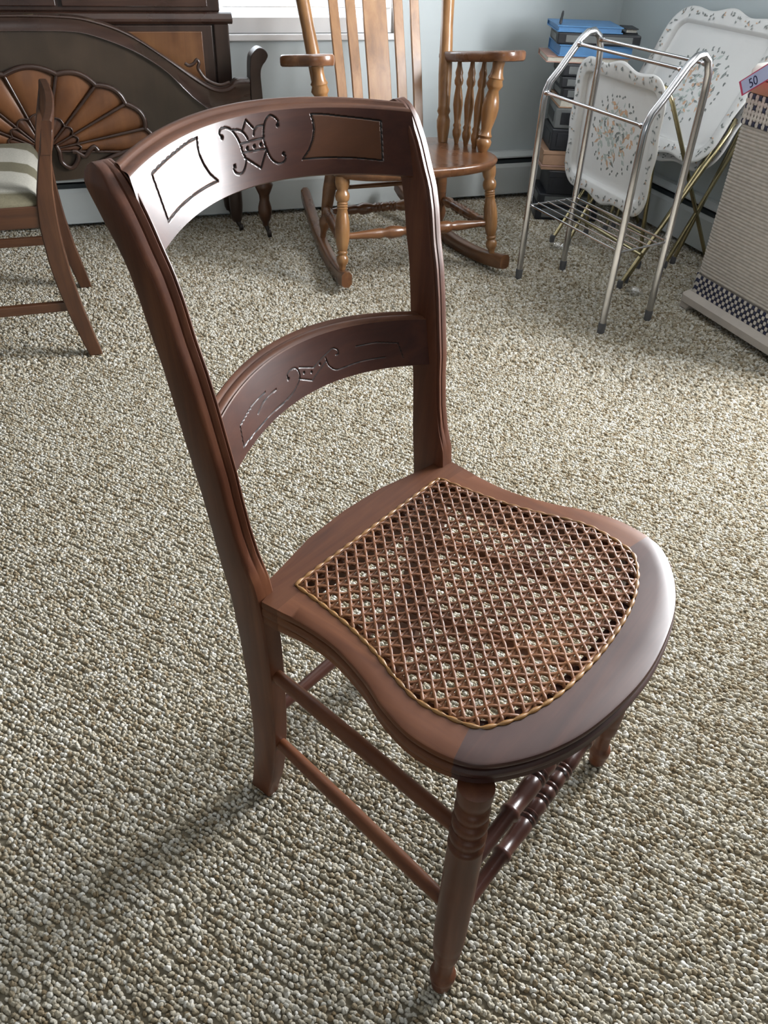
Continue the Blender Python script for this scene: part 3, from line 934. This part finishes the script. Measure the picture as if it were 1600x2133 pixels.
# ------------------------------------------------------------------ folding tray tables
def tray_outline(off=0.0, n=132, sc=1.0):
    W_, H_, rc = .555 / 2 * sc, .445 / 2 * sc, .085 * sc
    base = []
    for cx_, cy_, a0 in ((W_ - rc, H_ - rc, 0), (-(W_ - rc), H_ - rc, 90), (-(W_ - rc), -(H_ - rc), 180), (W_ - rc, -(H_ - rc), 270)):
        base += arc(cx_, cy_, rc, a0, a0 + 90, 10)
    P = np.array(base + base[:1])
    cum_ = np.concatenate([[0], np.cumsum(np.linalg.norm(np.diff(P, axis=0), axis=1))])
    t = np.linspace(0, cum_[-1], n, endpoint=False)
    Q = np.stack([np.interp(t, cum_, P[:, 0]), np.interp(t, cum_, P[:, 1])], -1)
    out = []
    for i in range(n):
        tg = Q[(i + 1) % n] - Q[i - 1]
        tg /= np.linalg.norm(tg)
        nr = np.array([tg[1], -tg[0]])
        wav = 0
        if abs(Q[i][0]) < .19:
            wav = .013 * math.cos(Q[i][0] / .19 * PI * 1.5) * (0.5 + 0.5 * math.cos(Q[i][0] / .19 * PI)) ** .5
        elif abs(Q[i][1]) < .13:
            wav = .006 * math.cos(Q[i][1] / .13 * PI * 1.5) * (0.5 + 0.5 * math.cos(Q[i][1] / .13 * PI)) ** .5
        f = 1.0 if off > -.02 else 0.0
        out.append(tuple(Q[i] + nr * (off + wav * f)))
    return out


def tray_table(name, label, org, A, B, prints, legs, feet, sc=1.0):
    """org: tray centre, A: direction of the long side, B: upward direction in the tray plane"""
    A, B = Vector(A).normalized(), Vector(B).normalized()
    Nn = A.cross(B).normalized()
    if Nn.x > 0:
        Nn = -Nn
    base = Vector((org[0], org[1], 0))
    root = thing(name, label, 'tray table', base)
    O = Vector(org) - base

    def fn(a, b_, d):
        return tuple(O + A * a + B * b_ + Nn * d)
    rings = []
    for off, d in ((-.075, -.010), (-.058, -.010), (-.050, -.007), (-.046, .006), (-.040, .0105), (-.006, .013), (0, .012), (.0025, .008), (.0, .006), (-.040, .004), (-.050, -.012), (-.075, -.013)):
        rings.append([fn(a, b_, d) for a, b_ in tray_outline(off, 132, sc)])
    tr_ = obj('tray', MB().loft(rings), 'tray', root, ang=50)
    # printed decoration: a leafy border and a wreath of flowers
    rs = np.random.default_rng(prints)
    mb = MB()

    def leaf(a, b_, ang, ln, wd, d, mi):
        c_, s2 = math.cos(ang), math.sin(ang)
        pts = [(0, 0), (ln * .4, wd), (ln, 0), (ln * .4, -wd)]
        mb.add([fn(a + x * c_ - y * s2, b_ + x * s2 + y * c_, d) for x, y in pts], [(0, 1, 2, 3)], mi)
    rim = tray_outline(-.019, 88, sc)
    for i in range(88):
        if i % 2:
            continue
        for _ in range(4):
            leaf(rim[i][0] + rs.normal(0, .005), rim[i][1] + rs.normal(0, .005), rs.random() * 6.28, .008 + .009 * rs.random(), .0030, .0138, 0 if rs.random() < .8 else 1)
    for k in range(26):
        th = 2 * PI * k / 26
        for _ in range(2):
            leaf(.145 * math.cos(th) + rs.normal(0, .002), .125 * math.sin(th) + rs.normal(0, .002), rs.random() * 6.28, .013, .0048, -.0096, 0)
    for _ in range(150):
        th, q = rs.random() * 6.28, math.sqrt(rs.random())
        leaf(.118 * q * math.cos(th), .100 * q * math.sin(th), rs.random() * 6.28, .010 + .026 * rs.random(), .0030 + .005 * rs.random(), -.0097 + .0002 * rs.random(), int(rs.choice([0, 1, 1, 2, 2, 2])))
    obj('printed_flowers', mb, ['print_g', 'print_o', 'print_l'], tr_, False, kind='stuff')
    for pts in legs:
        P = [Vector(q) - base for q in pts]
        obj('leg_frame', MB().tube(P, .0075, 10), 'brass', root, ang=80)
    for q in feet:
        v = Vector(q) - base
        obj('foot_cap', MB().lathe([(0, .010), (.7, .0105), (1, .009)], (v.x, v.y, .001), (v.x, v.y, .028), 10), 'rubber', root)
    return root


def u_frame(a0, a1, b0, b1, t0=.93):
    """inverted U: feet a0,b0; tops a1,b1; returns one bent tube"""
    a0, a1, b0, b1 = map(Vector, (a0, a1, b0, b1))
    c_ = (b1 - a1)
    return [a0, a0.lerp(a1, .5), a0.lerp(a1, t0), a1 + c_ * .02, a1 + c_ * .06, b1 - c_ * .06, b1 - c_ * .02, b0.lerp(b1, t0), b0.lerp(b1, .5), b0]


tray_table('tray_table', 'white flowered metal tray table standing on edge behind the chrome stand', (1.835, 2.635, .428), (0, 1, 0), (-.03, 0, 1), 3,
           [u_frame((2.215, 2.405, .012), (1.858, 2.405, .618), (2.215, 2.865, .012), (1.858, 2.865, .618)),
            u_frame((1.930, 2.445, .012), (1.872, 2.445, .560), (1.930, 2.825, .012), (1.872, 2.825, .560)),
            [(1.918, 2.445, .13), (1.918, 2.825, .13)]],
           [(2.215, 2.405, 0), (2.215, 2.865, 0), (1.930, 2.445, 0), (1.930, 2.825, 0)])
tray_table('tray_table', 'larger white flowered tray table leaning back against the right wall', (2.135, 2.645, .588), (0, 1, 0), (.21, 0, .42), 5,
           [u_frame((1.750, 2.292, .012), (2.140, 2.370, .52), (1.750, 2.785, .012), (2.140, 2.900, .52)),
            u_frame((1.800, 2.330, .012), (2.135, 2.405, .50), (1.800, 2.745, .012), (2.135, 2.875, .50)),
            [(1.820, 2.300, .11), (1.820, 2.790, .11)]],
           [(1.750, 2.292, 0), (1.750, 2.785, 0), (1.800, 2.33, 0), (1.800, 2.745, 0)], 1.07)
tray_table('tray_table', 'white tray table tucked between the leaning tray and the wall', (2.188, 2.660, .545), (0, 1, 0), (.21, 0, .42), 8,
           [u_frame((2.095, 2.455, .012), (2.205, 2.400, .53), (2.095, 2.875, .012), (2.205, 2.900, .53)),
            u_frame((2.035, 2.425, .012), (2.195, 2.375, .50), (2.035, 2.845, .012), (2.195, 2.925, .50))],
           [(2.095, 2.455, 0), (2.095, 2.875, 0), (2.035, 2.425, 0), (2.035, 2.845, 0)], 1.04)
for loc, lb in (((1.770, 2.232, 0), 'clear plastic castor cup on the carpet by the nearest brass tray leg'), ((1.735, 2.715, 0), 'clear plastic castor cup on the carpet under the wire shelf')):
    mb = MB()
    rings = [[(r_ * math.cos(2 * PI * k / 24), r_ * math.sin(2 * PI * k / 24), z) for k in range(24)] for r_, z in ((.010, .004), (.018, .004), (.025, .008), (.029, .016), (.031, .016), (.030, .004), (.026, .001), (.010, .001))]
    o = obj('castor_cup', mb.loft(rings), 'clear', None, ang=60)
    o.location = loc
    tag(o, lb, 'cup')

# ------------------------------------------------------------------ hamper under the right window
HX0, HX1, HY0, HY1 = 1.880, 2.225, 1.50, 2.085
hcx, hcy, hhx, hhy = (HX0 + HX1) / 2, (HY0 + HY1) / 2, (HX1 - HX0) / 2, (HY1 - HY0) / 2
hp = thing('laundry_hamper', 'cream woven laundry hamper with navy checked bands under the window', 'hamper', (hcx, hcy, 0))


def rrect(hx, hy, r_, z, n=5):
    q = []
    for cx_, cy_, a0 in ((hx - r_, hy - r_, 0), (-(hx - r_), hy - r_, 90), (-(hx - r_), -(hy - r_), 180), (hx - r_, -(hy - r_), 270)):
        q += [(a, b_, z) for a, b_ in arc(cx_, cy_, r_, a0, a0 + 90, n)]
    return q


rings = []
NRIB = 46
for k in range(NRIB * 4 + 1):
    z = .128 + (.585 - .128) * k / (NRIB * 4)
    e = .0026 * abs(math.sin(PI * k / 4)) ** .7
    rings.append(rrect(hhx - .004 + e, hhy - .004 + e, .03, z))
obj('woven_body', MB().loft(rings), 'cord', hp, ang=80)


def check_band(z0, rows, cell, pattern):
    mb = MB()
    per = []
    for cx_ in np.arange(-hhy + .03, hhy - .02, cell):
        per.append((-hhx, cx_, 0))
        per.append((hhx, cx_, 0))
    for cy_ in np.arange(-hhx + .03, hhx - .02, cell):
        per.append((cy_, hhy, 1))
        per.append((cy_, -hhy, 1))
    for a0, sx_, sy_ in ((0, 1, 1), (90, -1, 1), (180, -1, -1), (270, 1, -1)):
        for an in (20, 45, 70):
            th = math.radians(a0 + an)
            per.append((sx_ * (hhx - .03) + .03 * math.cos(th), sy_ * (hhy - .03) + .03 * math.sin(th), 2))
    for i, (x, y, ax) in enumerate(per):
        for rr_ in range(rows):
            z = z0 + (rr_ + .5) * cell
            j = int(round((y if ax == 0 else x) / cell)) if ax < 2 else i
            mi = pattern(j, rr_)
            h = cell * .60
            tx, ty = (.3, 1) if ax == 0 else ((1, .3) if ax == 1 else (.6, .6))
            vs_ = []
            for dz in (-h, 0, h):
                sq = .55 if dz else 1.0
                for k in range(6):
                    th = 2 * PI * k / 6
                    vs_.append((x + h * tx * sq * math.cos(th), y + h * ty * sq * math.sin(th), z + dz * .85))
            fs_ = [(a * 6 + k, a * 6 + (k + 1) % 6, (a + 1) * 6 + (k + 1) % 6, (a + 1) * 6 + k) for a in range(2) for k in range(6)] + [(5, 4, 3, 2, 1, 0), (12, 13, 14, 15, 16, 17)]
            mb.add(vs_, fs_, mi)
    return mb


obj('lower_checked_band', check_band(.062, 5, .0125, lambda j, r_: 0 if (r_ in (0, 4) and j % 2 == r_ % 2) or (r_ in (1, 2, 3) and (j + r_) % 2 == 0) else 1), ['navy', 'cream'], hp, ang=60, kind='stuff')
obj('upper_checked_band', check_band(.585, 6, .0135, lambda j, r_: 0 if r_ in (0, 5) and j % 2 else (0 if r_ == 3 and j % 3 == 0 else 1)), ['navy', 'cream'], hp, ang=60, kind='stuff')
obj('liner', MB().loft([rrect(hhx - .008, hhy - .008, .03, .03), rrect(hhx - .008, hhy - .008, .03, .672)]), 'cord', hp)
obj('rim', MB().loft([rrect(hhx - .006, hhy - .006, .03, .664), rrect(hhx, hhy, .03, .668), rrect(hhx, hhy, .03, .700), rrect(hhx - .006, hhy - .006, .03, .703)]), 'tan', hp, ang=50)
obj('lid', MB().loft([rrect(hhx - .004, hhy - .004, .03, .704), rrect(hhx + .008, hhy + .008, .035, .708), rrect(hhx + .010, hhy + .010, .036, .722), rrect(hhx + .002, hhy + .002, .034, .738), rrect(hhx - .05, hhy - .05, .05, .756), rrect(hhx - .13, hhy - .2, .02, .762)]), 'lidw', hp, ang=50)
bs = MB()
bs.loft([rrect(hhx + .004, hhy + .004, .02, .022), rrect(hhx + .022, hhy + .022, .03, .026), rrect(hhx + .022, hhy + .022, .03, .048), rrect(hhx + .004, hhy + .004, .02, .064)])
obj('base_board', bs, 'hbase', hp, ang=40)
for sx_ in (-1, 1):
    for sy_ in (-1, 1):
        mb = MB().loft([[(sx_ * (hhx + .014 - a), sy_ * (hhy + .014 - b_), z) for a, b_ in ((0, 0), (.05 + q, 0), (.05 + q, .05 + q), (0, .05 + q))] for z, q in ((0, -.012), (.024, .0))])
        obj('foot', mb, 'hbase', hp, False, bevel=.004)
# price tag hanging over the hamper corner
tg = thing('price_tag', 'small lilac price tag with red edge hanging on the hamper corner', 'tag', (1.846, 2.03, .700))
e1 = Vector((.0, -.080, .052)).normalized()
e2 = Vector((-.10, .45, .70)).normalized()
e2 = (e2 - e1 * e2.dot(e1)).normalized()
e3 = e1.cross(e2)
if e3.x > 0:
    e3 = -e3


def tp(a, b_, d):
    return tuple(e1 * a + e2 * b_ + e3 * d)


obj('card', MB().prism([(-.046, -.019), (.075, -.019), (.075, .021), (-.046, .021)], tp, 0, .0012), 'tagr', tg, False)
obj('face_paper', MB().prism([(-.038, -.016), (.072, -.016), (.072, .018), (-.038, .018)], tp, .0012, .0018), 'tagw', tg, False)
fc = bpy.data.curves.new('price', 'FONT')
fc.body = '50'
fc.size = .034
fc.extrude = .0003
fc.materials.append(M['ink'])
ft = bpy.data.objects.new('price_source', fc)
C.objects.link(ft)
dg = bpy.context.evaluated_depsgraph_get()
pm = bpy.data.meshes.new_from_object(ft.evaluated_get(dg))
bpy.data.objects.remove(ft)
fo = bpy.data.objects.new('printed_price', pm)
C.objects.link(fo)
fo.parent = tg
ex = e1
ez = e3
ey = ez.cross(ex)
fo.matrix_local = Matrix(((ex.x, ey.x, ez.x, 0), (ex.y, ey.y, ez.y, 0), (ex.z, ey.z, ez.z, 0), (0, 0, 0, 1))) @ Matrix.Translation((-.012, -.012, .0022))

# ------------------------------------------------------------------ stack of books, cases and boxes in the corner
def case(name, label, cat, x0, x1, y0, y1, z0, z1, kind, rot=0.0):
    cx_, cy_ = (x0 + x1) / 2, (y0 + y1) / 2
    hx, hy, h = (x1 - x0) / 2, (y1 - y0) / 2, z1 - z0
    t = thing(name, label, cat, (cx_, cy_, z0), rot)
    t['group'] = 'stack of books, cases and boxes in the corner'
    if kind[0] == 'book':
        c_ = min(.004, h * .2)
        obj('cover', MB().box(-hx, hx, -hy, hy, h - c_, h).box(-hx, hx, -hy, hy, 0, c_).box(-hx, hx, hy - c_, hy, c_, h - c_), kind[1], t, False, bevel=.001)
        obj('pages', MB().box(-hx + .006, hx - .006, -hy + .005, hy - c_, c_, h - c_), kind[2], t, False)
    elif kind[0] == 'case':
        obj('shell', MB().box(-hx, hx, -hy, hy, 0, h), kind[1], t, False, bevel=min(.005, h * .2))
        obj('front_recess', MB().box(-hx * .8, hx * .8, -hy - .002, -hy + .004, h * .2, h * .8), kind[2], t, False, bevel=.001)
        obj('side_label', MB().box(-hx - .0015, -hx + .002, -hy * .7, hy * .7, h * .25, h * .75), kind[2], t, False)
    else:
        obj('body', MB().box(-hx, hx, -hy, hy, 0, h * .72), kind[1], t, False, bevel=.002)
        obj('lid', MB().box(-hx - .003, hx + .003, -hy - .003, hy + .003, h * .72, h), kind[2], t, False, bevel=.002)
    return t


Zs = [0, .060, .112, .205, .224, .282, .365, .440, .472, .512, .552, .597, .620, .660, .700, .722]
BROT = -.36
BFL = Vector((1.826, 3.048))
BW = Vector((math.cos(BROT), math.sin(BROT)))
BD = Vector((-math.sin(BROT), math.cos(BROT)))
items = [
    ('tape_case', 'bottom black case of the corner stack on the carpet', 'case', -.012, .02, 0, ('case', 'blackp', 'greyp')),
    ('tape_case', 'second black case from the floor in the corner stack', 'case', -.010, 0, .02, ('case', 'blackp', 'greyp')),
    ('storage_box', 'tall black box just below the tan boxes in the corner stack', 'box', .020, .01, .01, ('box', 'blackp', 'blackp')),
    ('storage_box', 'flat brown box under the wide tan box in the corner stack', 'box', -.014, 0, -.02, ('box', 'tan', 'pink')),
    ('storage_box', 'wide tan box in the lower half of the corner stack', 'box', -.016, .01, .02, ('box', 'tan', 'tan')),
    ('tape_case', 'thick black case resting on the wide tan box', 'case', .004, .0, .01, ('case', 'blackp', 'blackp')),
    ('tape_case', 'dark grey soft-edged case in the middle of the corner stack', 'case', .012, .02, -.03, ('case', 'greyp', 'blackp')),
    ('book', 'thin tan book in the middle of the corner stack', 'book', .016, 0, .02, ('book', 'tan', 'pages')),
    ('tape_case', 'thin black case just above the thin tan book', 'case', .022, .0, .01, ('case', 'blackp', 'greyp')),
    ('tape_case', 'black case with grey label second below the pinkish board', 'case', .014, .01, -.02, ('case', 'blackp', 'greyp')),
    ('tape_case', 'black case directly under the pinkish board', 'case', .010, 0, .02, ('case', 'blackp', 'greyp')),
    ('book', 'wide pinkish board book below the blue book', 'book', -.058, .03, .01, ('book', 'pink', 'pages')),
    ('book', 'thick blue book below the black case near the stack top', 'book', -.020, .035, .03, ('book', 'blue', 'blue')),
    ('tape_case', 'wide black case between the two blue books', 'case', -.026, .055, -.02, ('case', 'blackp', 'greyp')),
    ('book', 'bright blue flat book on top of the corner stack', 'book', -.036, -.02, .03, ('book', 'blue', 'blue'))]
for k, (nm, lb, ct, dl, dr, ro, kd) in enumerate(items):
    wd_, dp_ = .235 + dr - dl, .215 + .012 * math.sin(k * 2.3)
    ctr = BFL + BW * (dl + wd_ / 2) + BD * (.004 + .006 * math.cos(k * 1.7) + dp_ / 2)
    case(nm, lb, ct, ctr.x - wd_ / 2, ctr.x + wd_ / 2, ctr.y - dp_ / 2, ctr.y + dp_ / 2, Zs[k] + .0008, Zs[k + 1], kd, BROT + ro)
case('book', 'small cream-paged dark book beside the top blue book', 'book', 2.075, 2.125, 2.99, 3.10, .7008, .718, ('book', 'blackp', 'pages'), -.36)
pn = thing('pen', 'black pen standing out from the top of the corner stack', 'pen', (1.822, 3.09, .7228))
obj('barrel', MB().lathe([(0, .0045), (.75, .005), (1, .003)], (0, 0, .004), (.016, .02, .040), 10), 'blackp', pn)
obj('cap', MB().lathe([(0, .003), (.2, .0058), (1, .0056)], (-.002, -.003, 0), (.006, .008, .018), 10), 'blackp', pn)

# ------------------------------------------------------------------ low-backed vanity chair at the left, side on
vb = (-.30, 2.51, 0)
vc = thing('vanity_chair', 'low-backed mahogany chair with cream and olive striped seat, seen side on', 'chair', vb)


def sh(mb, base):
    mb.v = [(a - base[0], b_ - base[1], c_ - base[2]) for a, b_, c_ in mb.v]
    return mb


LB = [(-.066, .0), (-.098, .129), (-.113, .215), (-.120, .282), (-.123, .368), (-.116, .441), (-.092, .530), (-.070, .600)]
LF = [(-.030, .0), (-.040, .056), (-.057, .145), (-.069, .236), (-.075, .323), (-.075, .390), (-.071, .459), (-.060, .530), (-.043, .600)]
for y in (2.235, 2.755):
    rings = []
    for z in np.linspace(0, .600, 22):
        a = np.interp(z, [q[1] for q in LB], [q[0] for q in LB])
        b_ = np.interp(z, [q[1] for q in LF], [q[0] for q in LF])
        rings.append([(a, y, z), (a, y + .030, z), (b_, y + .030, z), (b_, y, z)])
    obj('back_leg', sh(MB().loft(rings), vb), 'mahog', vc, bevel=.003, ang=50)
# crest rail, slightly bowed back
rings = []
for y in np.linspace(2.232, 2.788, 15):
    k = 1 - ((y - 2.51) / .278) ** 2
    x0 = -.082 + .012 * k
    rings.append([(x0, y, .545), (x0 + .024, y, .545), (x0 + .040, y, .618), (x0 + .036, y, .622), (x0 + .020, y, .622), (x0 + .016, y, .618)])
obj('crest_rail', sh(MB().loft(rings), vb), 'mahog', vc, ang=40)
for y0, y1 in ((2.238, 2.262), (2.758, 2.782)):
    obj('side_seat_rail', sh(MB().box(-.54, -.105, y0, y1, .368, .424), vb), 'mahog_y', vc, False, bevel=.004)
obj('rear_seat_rail', sh(MB().box(-.118, -.094, 2.262, 2.758, .370, .424), vb), 'mahog', vc, False, bevel=.003)
obj('front_seat_rail', sh(MB().box(-.565, -.538, 2.225, 2.795, .368, .424), vb), 'mahog', vc, False, bevel=.004)
cu = MB()
rings = []
for e, z in ((.0, .416), (-.003, .430), (.006, .446), (.022, .458), (.06, .466), (.14, .470)):
    rings.append([(x, y, z) for x, y in ((-.55 + e, 2.243 + e), (-.33, 2.240 + e), (-.112 - e, 2.243 + e), (-.110 - e, 2.51), (-.112 - e, 2.777 - e), (-.33, 2.780 - e), (-.55 + e, 2.777 - e), (-.553 + e, 2.51))])
obj('seat_cushion', sh(cu.loft(rings), vb), 'fabric', vc, ang=80)
for y0 in (2.236, 2.754):
    obj('front_leg', sh(MB().loft([[(-.565 + q, y0 + q, z), (-.527 - q, y0 + q, z), (-.527 - q, y0 + .038 - q, z), (-.565 + q, y0 + .038 - q, z)] for z, q in ((0, .009), (.2, .004), (.37, 0))]), vb), 'mahog', vc, bevel=.003)
obj('side_stretcher', sh(MB().box(-.54, -.085, 2.243, 2.262, .137, .163), vb), 'mahog_y', vc, False, bevel=.003)
obj('side_stretcher', sh(MB().box(-.54, -.085, 2.760, 2.779, .150, .176), vb), 'mahog_y', vc, False, bevel=.003)

# ------------------------------------------------------------------ bed footboard with inlaid fan
FY = 3.12
fb = (-.095, FY, 0)
bd = thing('bed_footboard', 'dark bed footboard with arched top and inlaid fan, leaning by the cabinet', 'footboard', fb)
top = [(0, .750), (.10, .748), (.20, .739), (.316, .702), (.43, .632), (.519, .573), (.565, .545), (.60, .532), (.632, .534), (.655, .545), (.672, .557), (.715, .557)]
tc_ = [tuple(q) for q in catmull(top, 5)]
bot = [(.715, .30), (.62, .27), (.50, .285), (.40, .315), (.30, .325), (.22, .300), (.16, .262), (.08, .252), (0, .250)]
bc_ = [tuple(q) for q in catmull(bot, 4)]
outl = tc_ + bc_
outl = outl + [(-a, b_) for a, b_ in outl[1:-1][::-1]]


def fbp(a, b_, d):
    return (a, -d, b_)


obj('panel', MB().prism(outl, fbp, -.028, 0), 'veneer3', bd, False)
# moulded outer band following the arch
inn = [(0, .703), (.15, .700), (.229, .684), (.332, .645), (.424, .589), (.491, .524), (.53, .487), (.60, .440), (.715, .400)]
ic_ = [tuple(q) for q in catmull(inn, 6)]
tcr = np.array(tc_)
icr = np.array(ic_)


def resample(P, n):
    P = np.array(P)
    c_ = np.concatenate([[0], np.cumsum(np.linalg.norm(np.diff(P, axis=0), axis=1))])
    t = np.linspace(0, c_[-1], n)
    return np.stack([np.interp(t, c_, P[:, 0]), np.interp(t, c_, P[:, 1])], -1)


A_, B_ = resample(tc_, 48), resample(ic_, 48)
for s_ in (-1, 1):
    rings = []
    for a, b_ in zip(A_, B_):
        rg_ = []
        for f, d in ((0, .0), (0, .012), (.04, .018), (.12, .020), (.2, .014), (.9, .010), (.97, .012), (1.0, .008), (1.0, 0)):
            q = a + (b_ - a) * f
            rg_.append(fbp(s_ * q[0], q[1], d))
        rings.append(rg_)
    obj('arch_moulding', MB().loft(rings), 'dark_x', bd, ang=40)
    orn = [(.497, .602), (.512, .595), (.528, .602), (.538, .612), (.545, .602), (.540, .588), (.548, .572), (.560, .556), (.582, .542), (.612, .534), (.645, .542)]
    obj('scroll_ornament', MB().tube([fbp(s_ * a, b_ + .006, .012) for a, b_ in [tuple(q) for q in catmull(orn, 4)]], .0055, 8), 'dark_x', bd, ang=80)
# fan: petals between ribs, scalloped rim, small inner fan
fc0 = np.array((0.0, .350))
cusp = [-3, 10, 26, 45, 71, 109, 135, 154, 170, 183]


def rim_r(a):
    t = math.radians(a)
    r_ = 1 / math.sqrt((math.cos(t) / .350) ** 2 + (math.sin(t) / .238) ** 2)
    for c0, c1 in zip(cusp[:-1], cusp[1:]):
        if c0 <= a <= c1:
            r_ += .016 * math.sin(PI * (a - c0) / (c1 - c0))
    return r_


def pol(a, r_, d):
    return fbp(fc0[0] + r_ * math.cos(math.radians(a)), fc0[1] + r_ * math.sin(math.radians(a)), d)


def inner_r(a):
    r_ = .105
    for c0, c1 in zip(cusp[:-1], cusp[1:]):
        if c0 <= a <= c1:
            r_ += .012 * math.sin(PI * (a - c0) / (c1 - c0))
    return r_


for c0, c1 in zip(cusp[:-1], cusp[1:]):
    n_ = 8
    for nm, f0, f1, dpt in (('fan_petal', lambda a: inner_r(a), lambda a: rim_r(a) - .006, .012), ('inner_petal', lambda a: .035, lambda a: inner_r(a) - .003, .009)):
        vs_, fs_ = [], []
        for i in range(n_ + 1):
            a = c0 + .6 + (c1 - c0 - 1.2) * i / n_
            bulge = math.sin(PI * i / n_) ** .6
            for j in range(7):
                f = j / 6
                vs_.append(pol(a, f0(a) + (f1(a) - f0(a)) * f, .0008 + dpt * bulge * math.sin(PI * min(1, .12 + f * .8)) ** .5))
        fs_ = [(i * 7 + j, i * 7 + j + 1, (i + 1) * 7 + j + 1, (i + 1) * 7 + j) for i in range(n_) for j in range(6)]
        obj(nm, MB().add(vs_, fs_), 'veneer' if nm == 'fan_petal' else 'mahog', bd, ang=60)
    obj('fan_rim', MB().tube([pol(a, rim_r(a), .008) for a in np.linspace(c0, c1, 12)], .0085, 8), 'dark_x', bd, ang=80)
    obj('inner_rim', MB().tube([pol(a, inner_r(a), .010) for a in np.linspace(c0, c1, 8)], .0026, 6), 'dark_x', bd, ang=80)
for c0 in cusp:
    obj('fan_rib', MB().tube([pol(c0, .04, .008), pol(c0, rim_r(c0) - .002, .008)], [.003, .006], 8), 'dark_x', bd, ang=80)
for s_ in (-1, 1):
    for sc_ in ([(.036, .367), (.043, .345), (.044, .312), (.072, .292), (.098, .318), (.100, .342), (.085, .345)], [(.100, .342), (.122, .328), (.140, .345), (.158, .358), (.170, .345)], [(.16, .30), (.22, .325), (.30, .345), (.38, .335), (.46, .305)]):
        obj('carved_scroll', MB().tube([fbp(s_ * a, b_, .010) for a, b_ in [tuple(q) for q in catmull(sc_, 5)]], .008, 8), 'dark_x', bd, ang=80)
    # scrolled end post with turned leg and castor
    so_ = [(.717, .24), (.717, .552), (.722, .615), (.734, .638), (.755, .652), (.775, .646), (.785, .629), (.776, .611), (.764, .597), (.756, .573), (.758, .518), (.762, .44), (.762, .24)]
    so_ = [tuple(q) for q in catmull(so_[1:-1], 4)]
    so_ = [(.717, .20)] + so_ + [(.764, .20)]
    po = obj('end_post', MB().prism([(s_ * a, b_) for a, b_ in so_], fbp, -.045, .016), 'dark', bd, bevel=.003, ang=40)
    lg = obj('post_leg', MB().lathe([(0, .012), (.08, .014), (.14, .020), (.30, .027), (.42, .026), (.58, .019), (.70, .020), (.85, .031), (.93, .036), (1, .030)], fbp(s_ * .750, .040, -.010), fbp(s_ * .750, .205, -.010), 18), 'mahog', bd, ang=60)
    mb = MB().lathe([(0, .006), (.1, .013), (.9, .013), (1, .006)], fbp(s_ * .758 - .008, .0135, .012), fbp(s_ * .758 + .008, .0135, .012), 16)
    mb.lathe([(0, .006), (.5, .008), (1, .010)], fbp(s_ * .758, .014, .006), fbp(s_ * .750, .044, -.010), 10)
    obj('castor', mb, 'castor', lg, ang=50)

# ------------------------------------------------------------------ tall cabinet behind the footboard
cb = (-.20, 3.30, 0)
cb_o = thing('cabinet', 'tall dark wooden cabinet with figured panels standing beside the bright window', 'cabinet', cb)
CX0, CX1, CY0, CY1 = -.98, .578, 3.205, 3.405
bx = lambda x0, x1, y0, y1, z0, z1: sh(MB().box(x0, x1, y0, y1, z0, z1), cb)
obj('lower_carcass', bx(CX0 + .004, CX1 - .004, CY0 + .014, CY1, .28, .712), 'dark', cb_o, False)
for x0, x1 in ((CX0, CX0 + .052), (CX1 - .052, CX1)):
    obj('corner_stile', bx(x0, x1, CY0, CY0 + .03, .27, .712), 'dark', cb_o, False, bevel=.004)
obj('bottom_rail', bx(CX0 + .052, CX1 - .052, CY0 + .003, CY0 + .03, .27, .32), 'dark_x', cb_o, False, bevel=.003)
for k in range(3):
    x0 = CX0 + .060 + k * .482
    o = obj('door', bx(x0, x0 + .476, CY0 + .002, CY0 + .024, .326, .708), 'dark', cb_o, False, bevel=.003)
    obj('door_panel', bx(x0 + .004, x0 + .440, CY0 - .003, CY0 + .006, .345, .690), 'veneer2', o, False, bevel=.003)
md_ = []
for x in (CX0 - .012, CX1 + .012):
    md_.append([(x, CY1, .712), (x, CY0 - .004, .712), (x, CY0 - .014, .720), (x, CY0 - .014, .728), (x, CY0 - .004, .742), (x, CY0 + .004, .746), (x, CY1, .746)])
obj('waist_moulding', sh(MB().loft(md_), cb), 'dark_x', cb_o, False)
obj('upper_carcass', bx(CX0 + .02, CX1 - .024, CY0 + .018, CY1, .746, 1.55), 'dark', cb_o, False, bevel=.004)
for k in range(3):
    x0 = CX0 + .045 + k * .488
    o = obj('drawer', bx(x0, x0 + .470, CY0 + .006, CY0 + .02, .760, .900), 'dark_x', cb_o, False, bevel=.003)
    for q in (.09, .38):
        obj('knob', sh(MB().lathe([(0, .007), (.4, .008), (.6, .016), (.85, .016), (1, .008)], (x0 + q, CY0 + .006, .80), (x0 + q, CY0 - .022, .80), 14), cb), 'brass', o, ang=50)
    o = obj('upper_door', bx(x0, x0 + .470, CY0 + .006, CY0 + .02, .910, 1.53), 'dark', cb_o, False, bevel=.003)
    obj('door_panel', bx(x0 + .04, x0 + .43, CY0 + .002, CY0 + .010, .95, 1.49), 'veneer2', o, False, bevel=.003)
obj('cornice', bx(CX0, CX1, CY0 - .005, CY1, 1.55, 1.60), 'dark_x', cb_o, False, bevel=.008)
for x in (CX0 + .03, CX1 - .018):
    for y in (CY0 + .02, CY1 - .03):
        lg = obj('leg', sh(MB().lathe([(0, .016), (.06, .022), (.25, .026), (.6, .026), (.85, .024), (1, .028)], (x, y, .034), (x, y, .285), 16), cb), 'dark', cb_o, ang=50)
        mb = MB().lathe([(0, .005), (.1, .012), (.9, .012), (1, .005)], (x + .004, y - .014, .0125), (x + .020, y - .014, .0125), 14)
        mb.lathe([(0, .007), (1, .011)], (x + .010, y - .012, .014), (x, y, .038), 10)
        obj('castor', sh(mb, cb), 'castor', lg, ang=50)
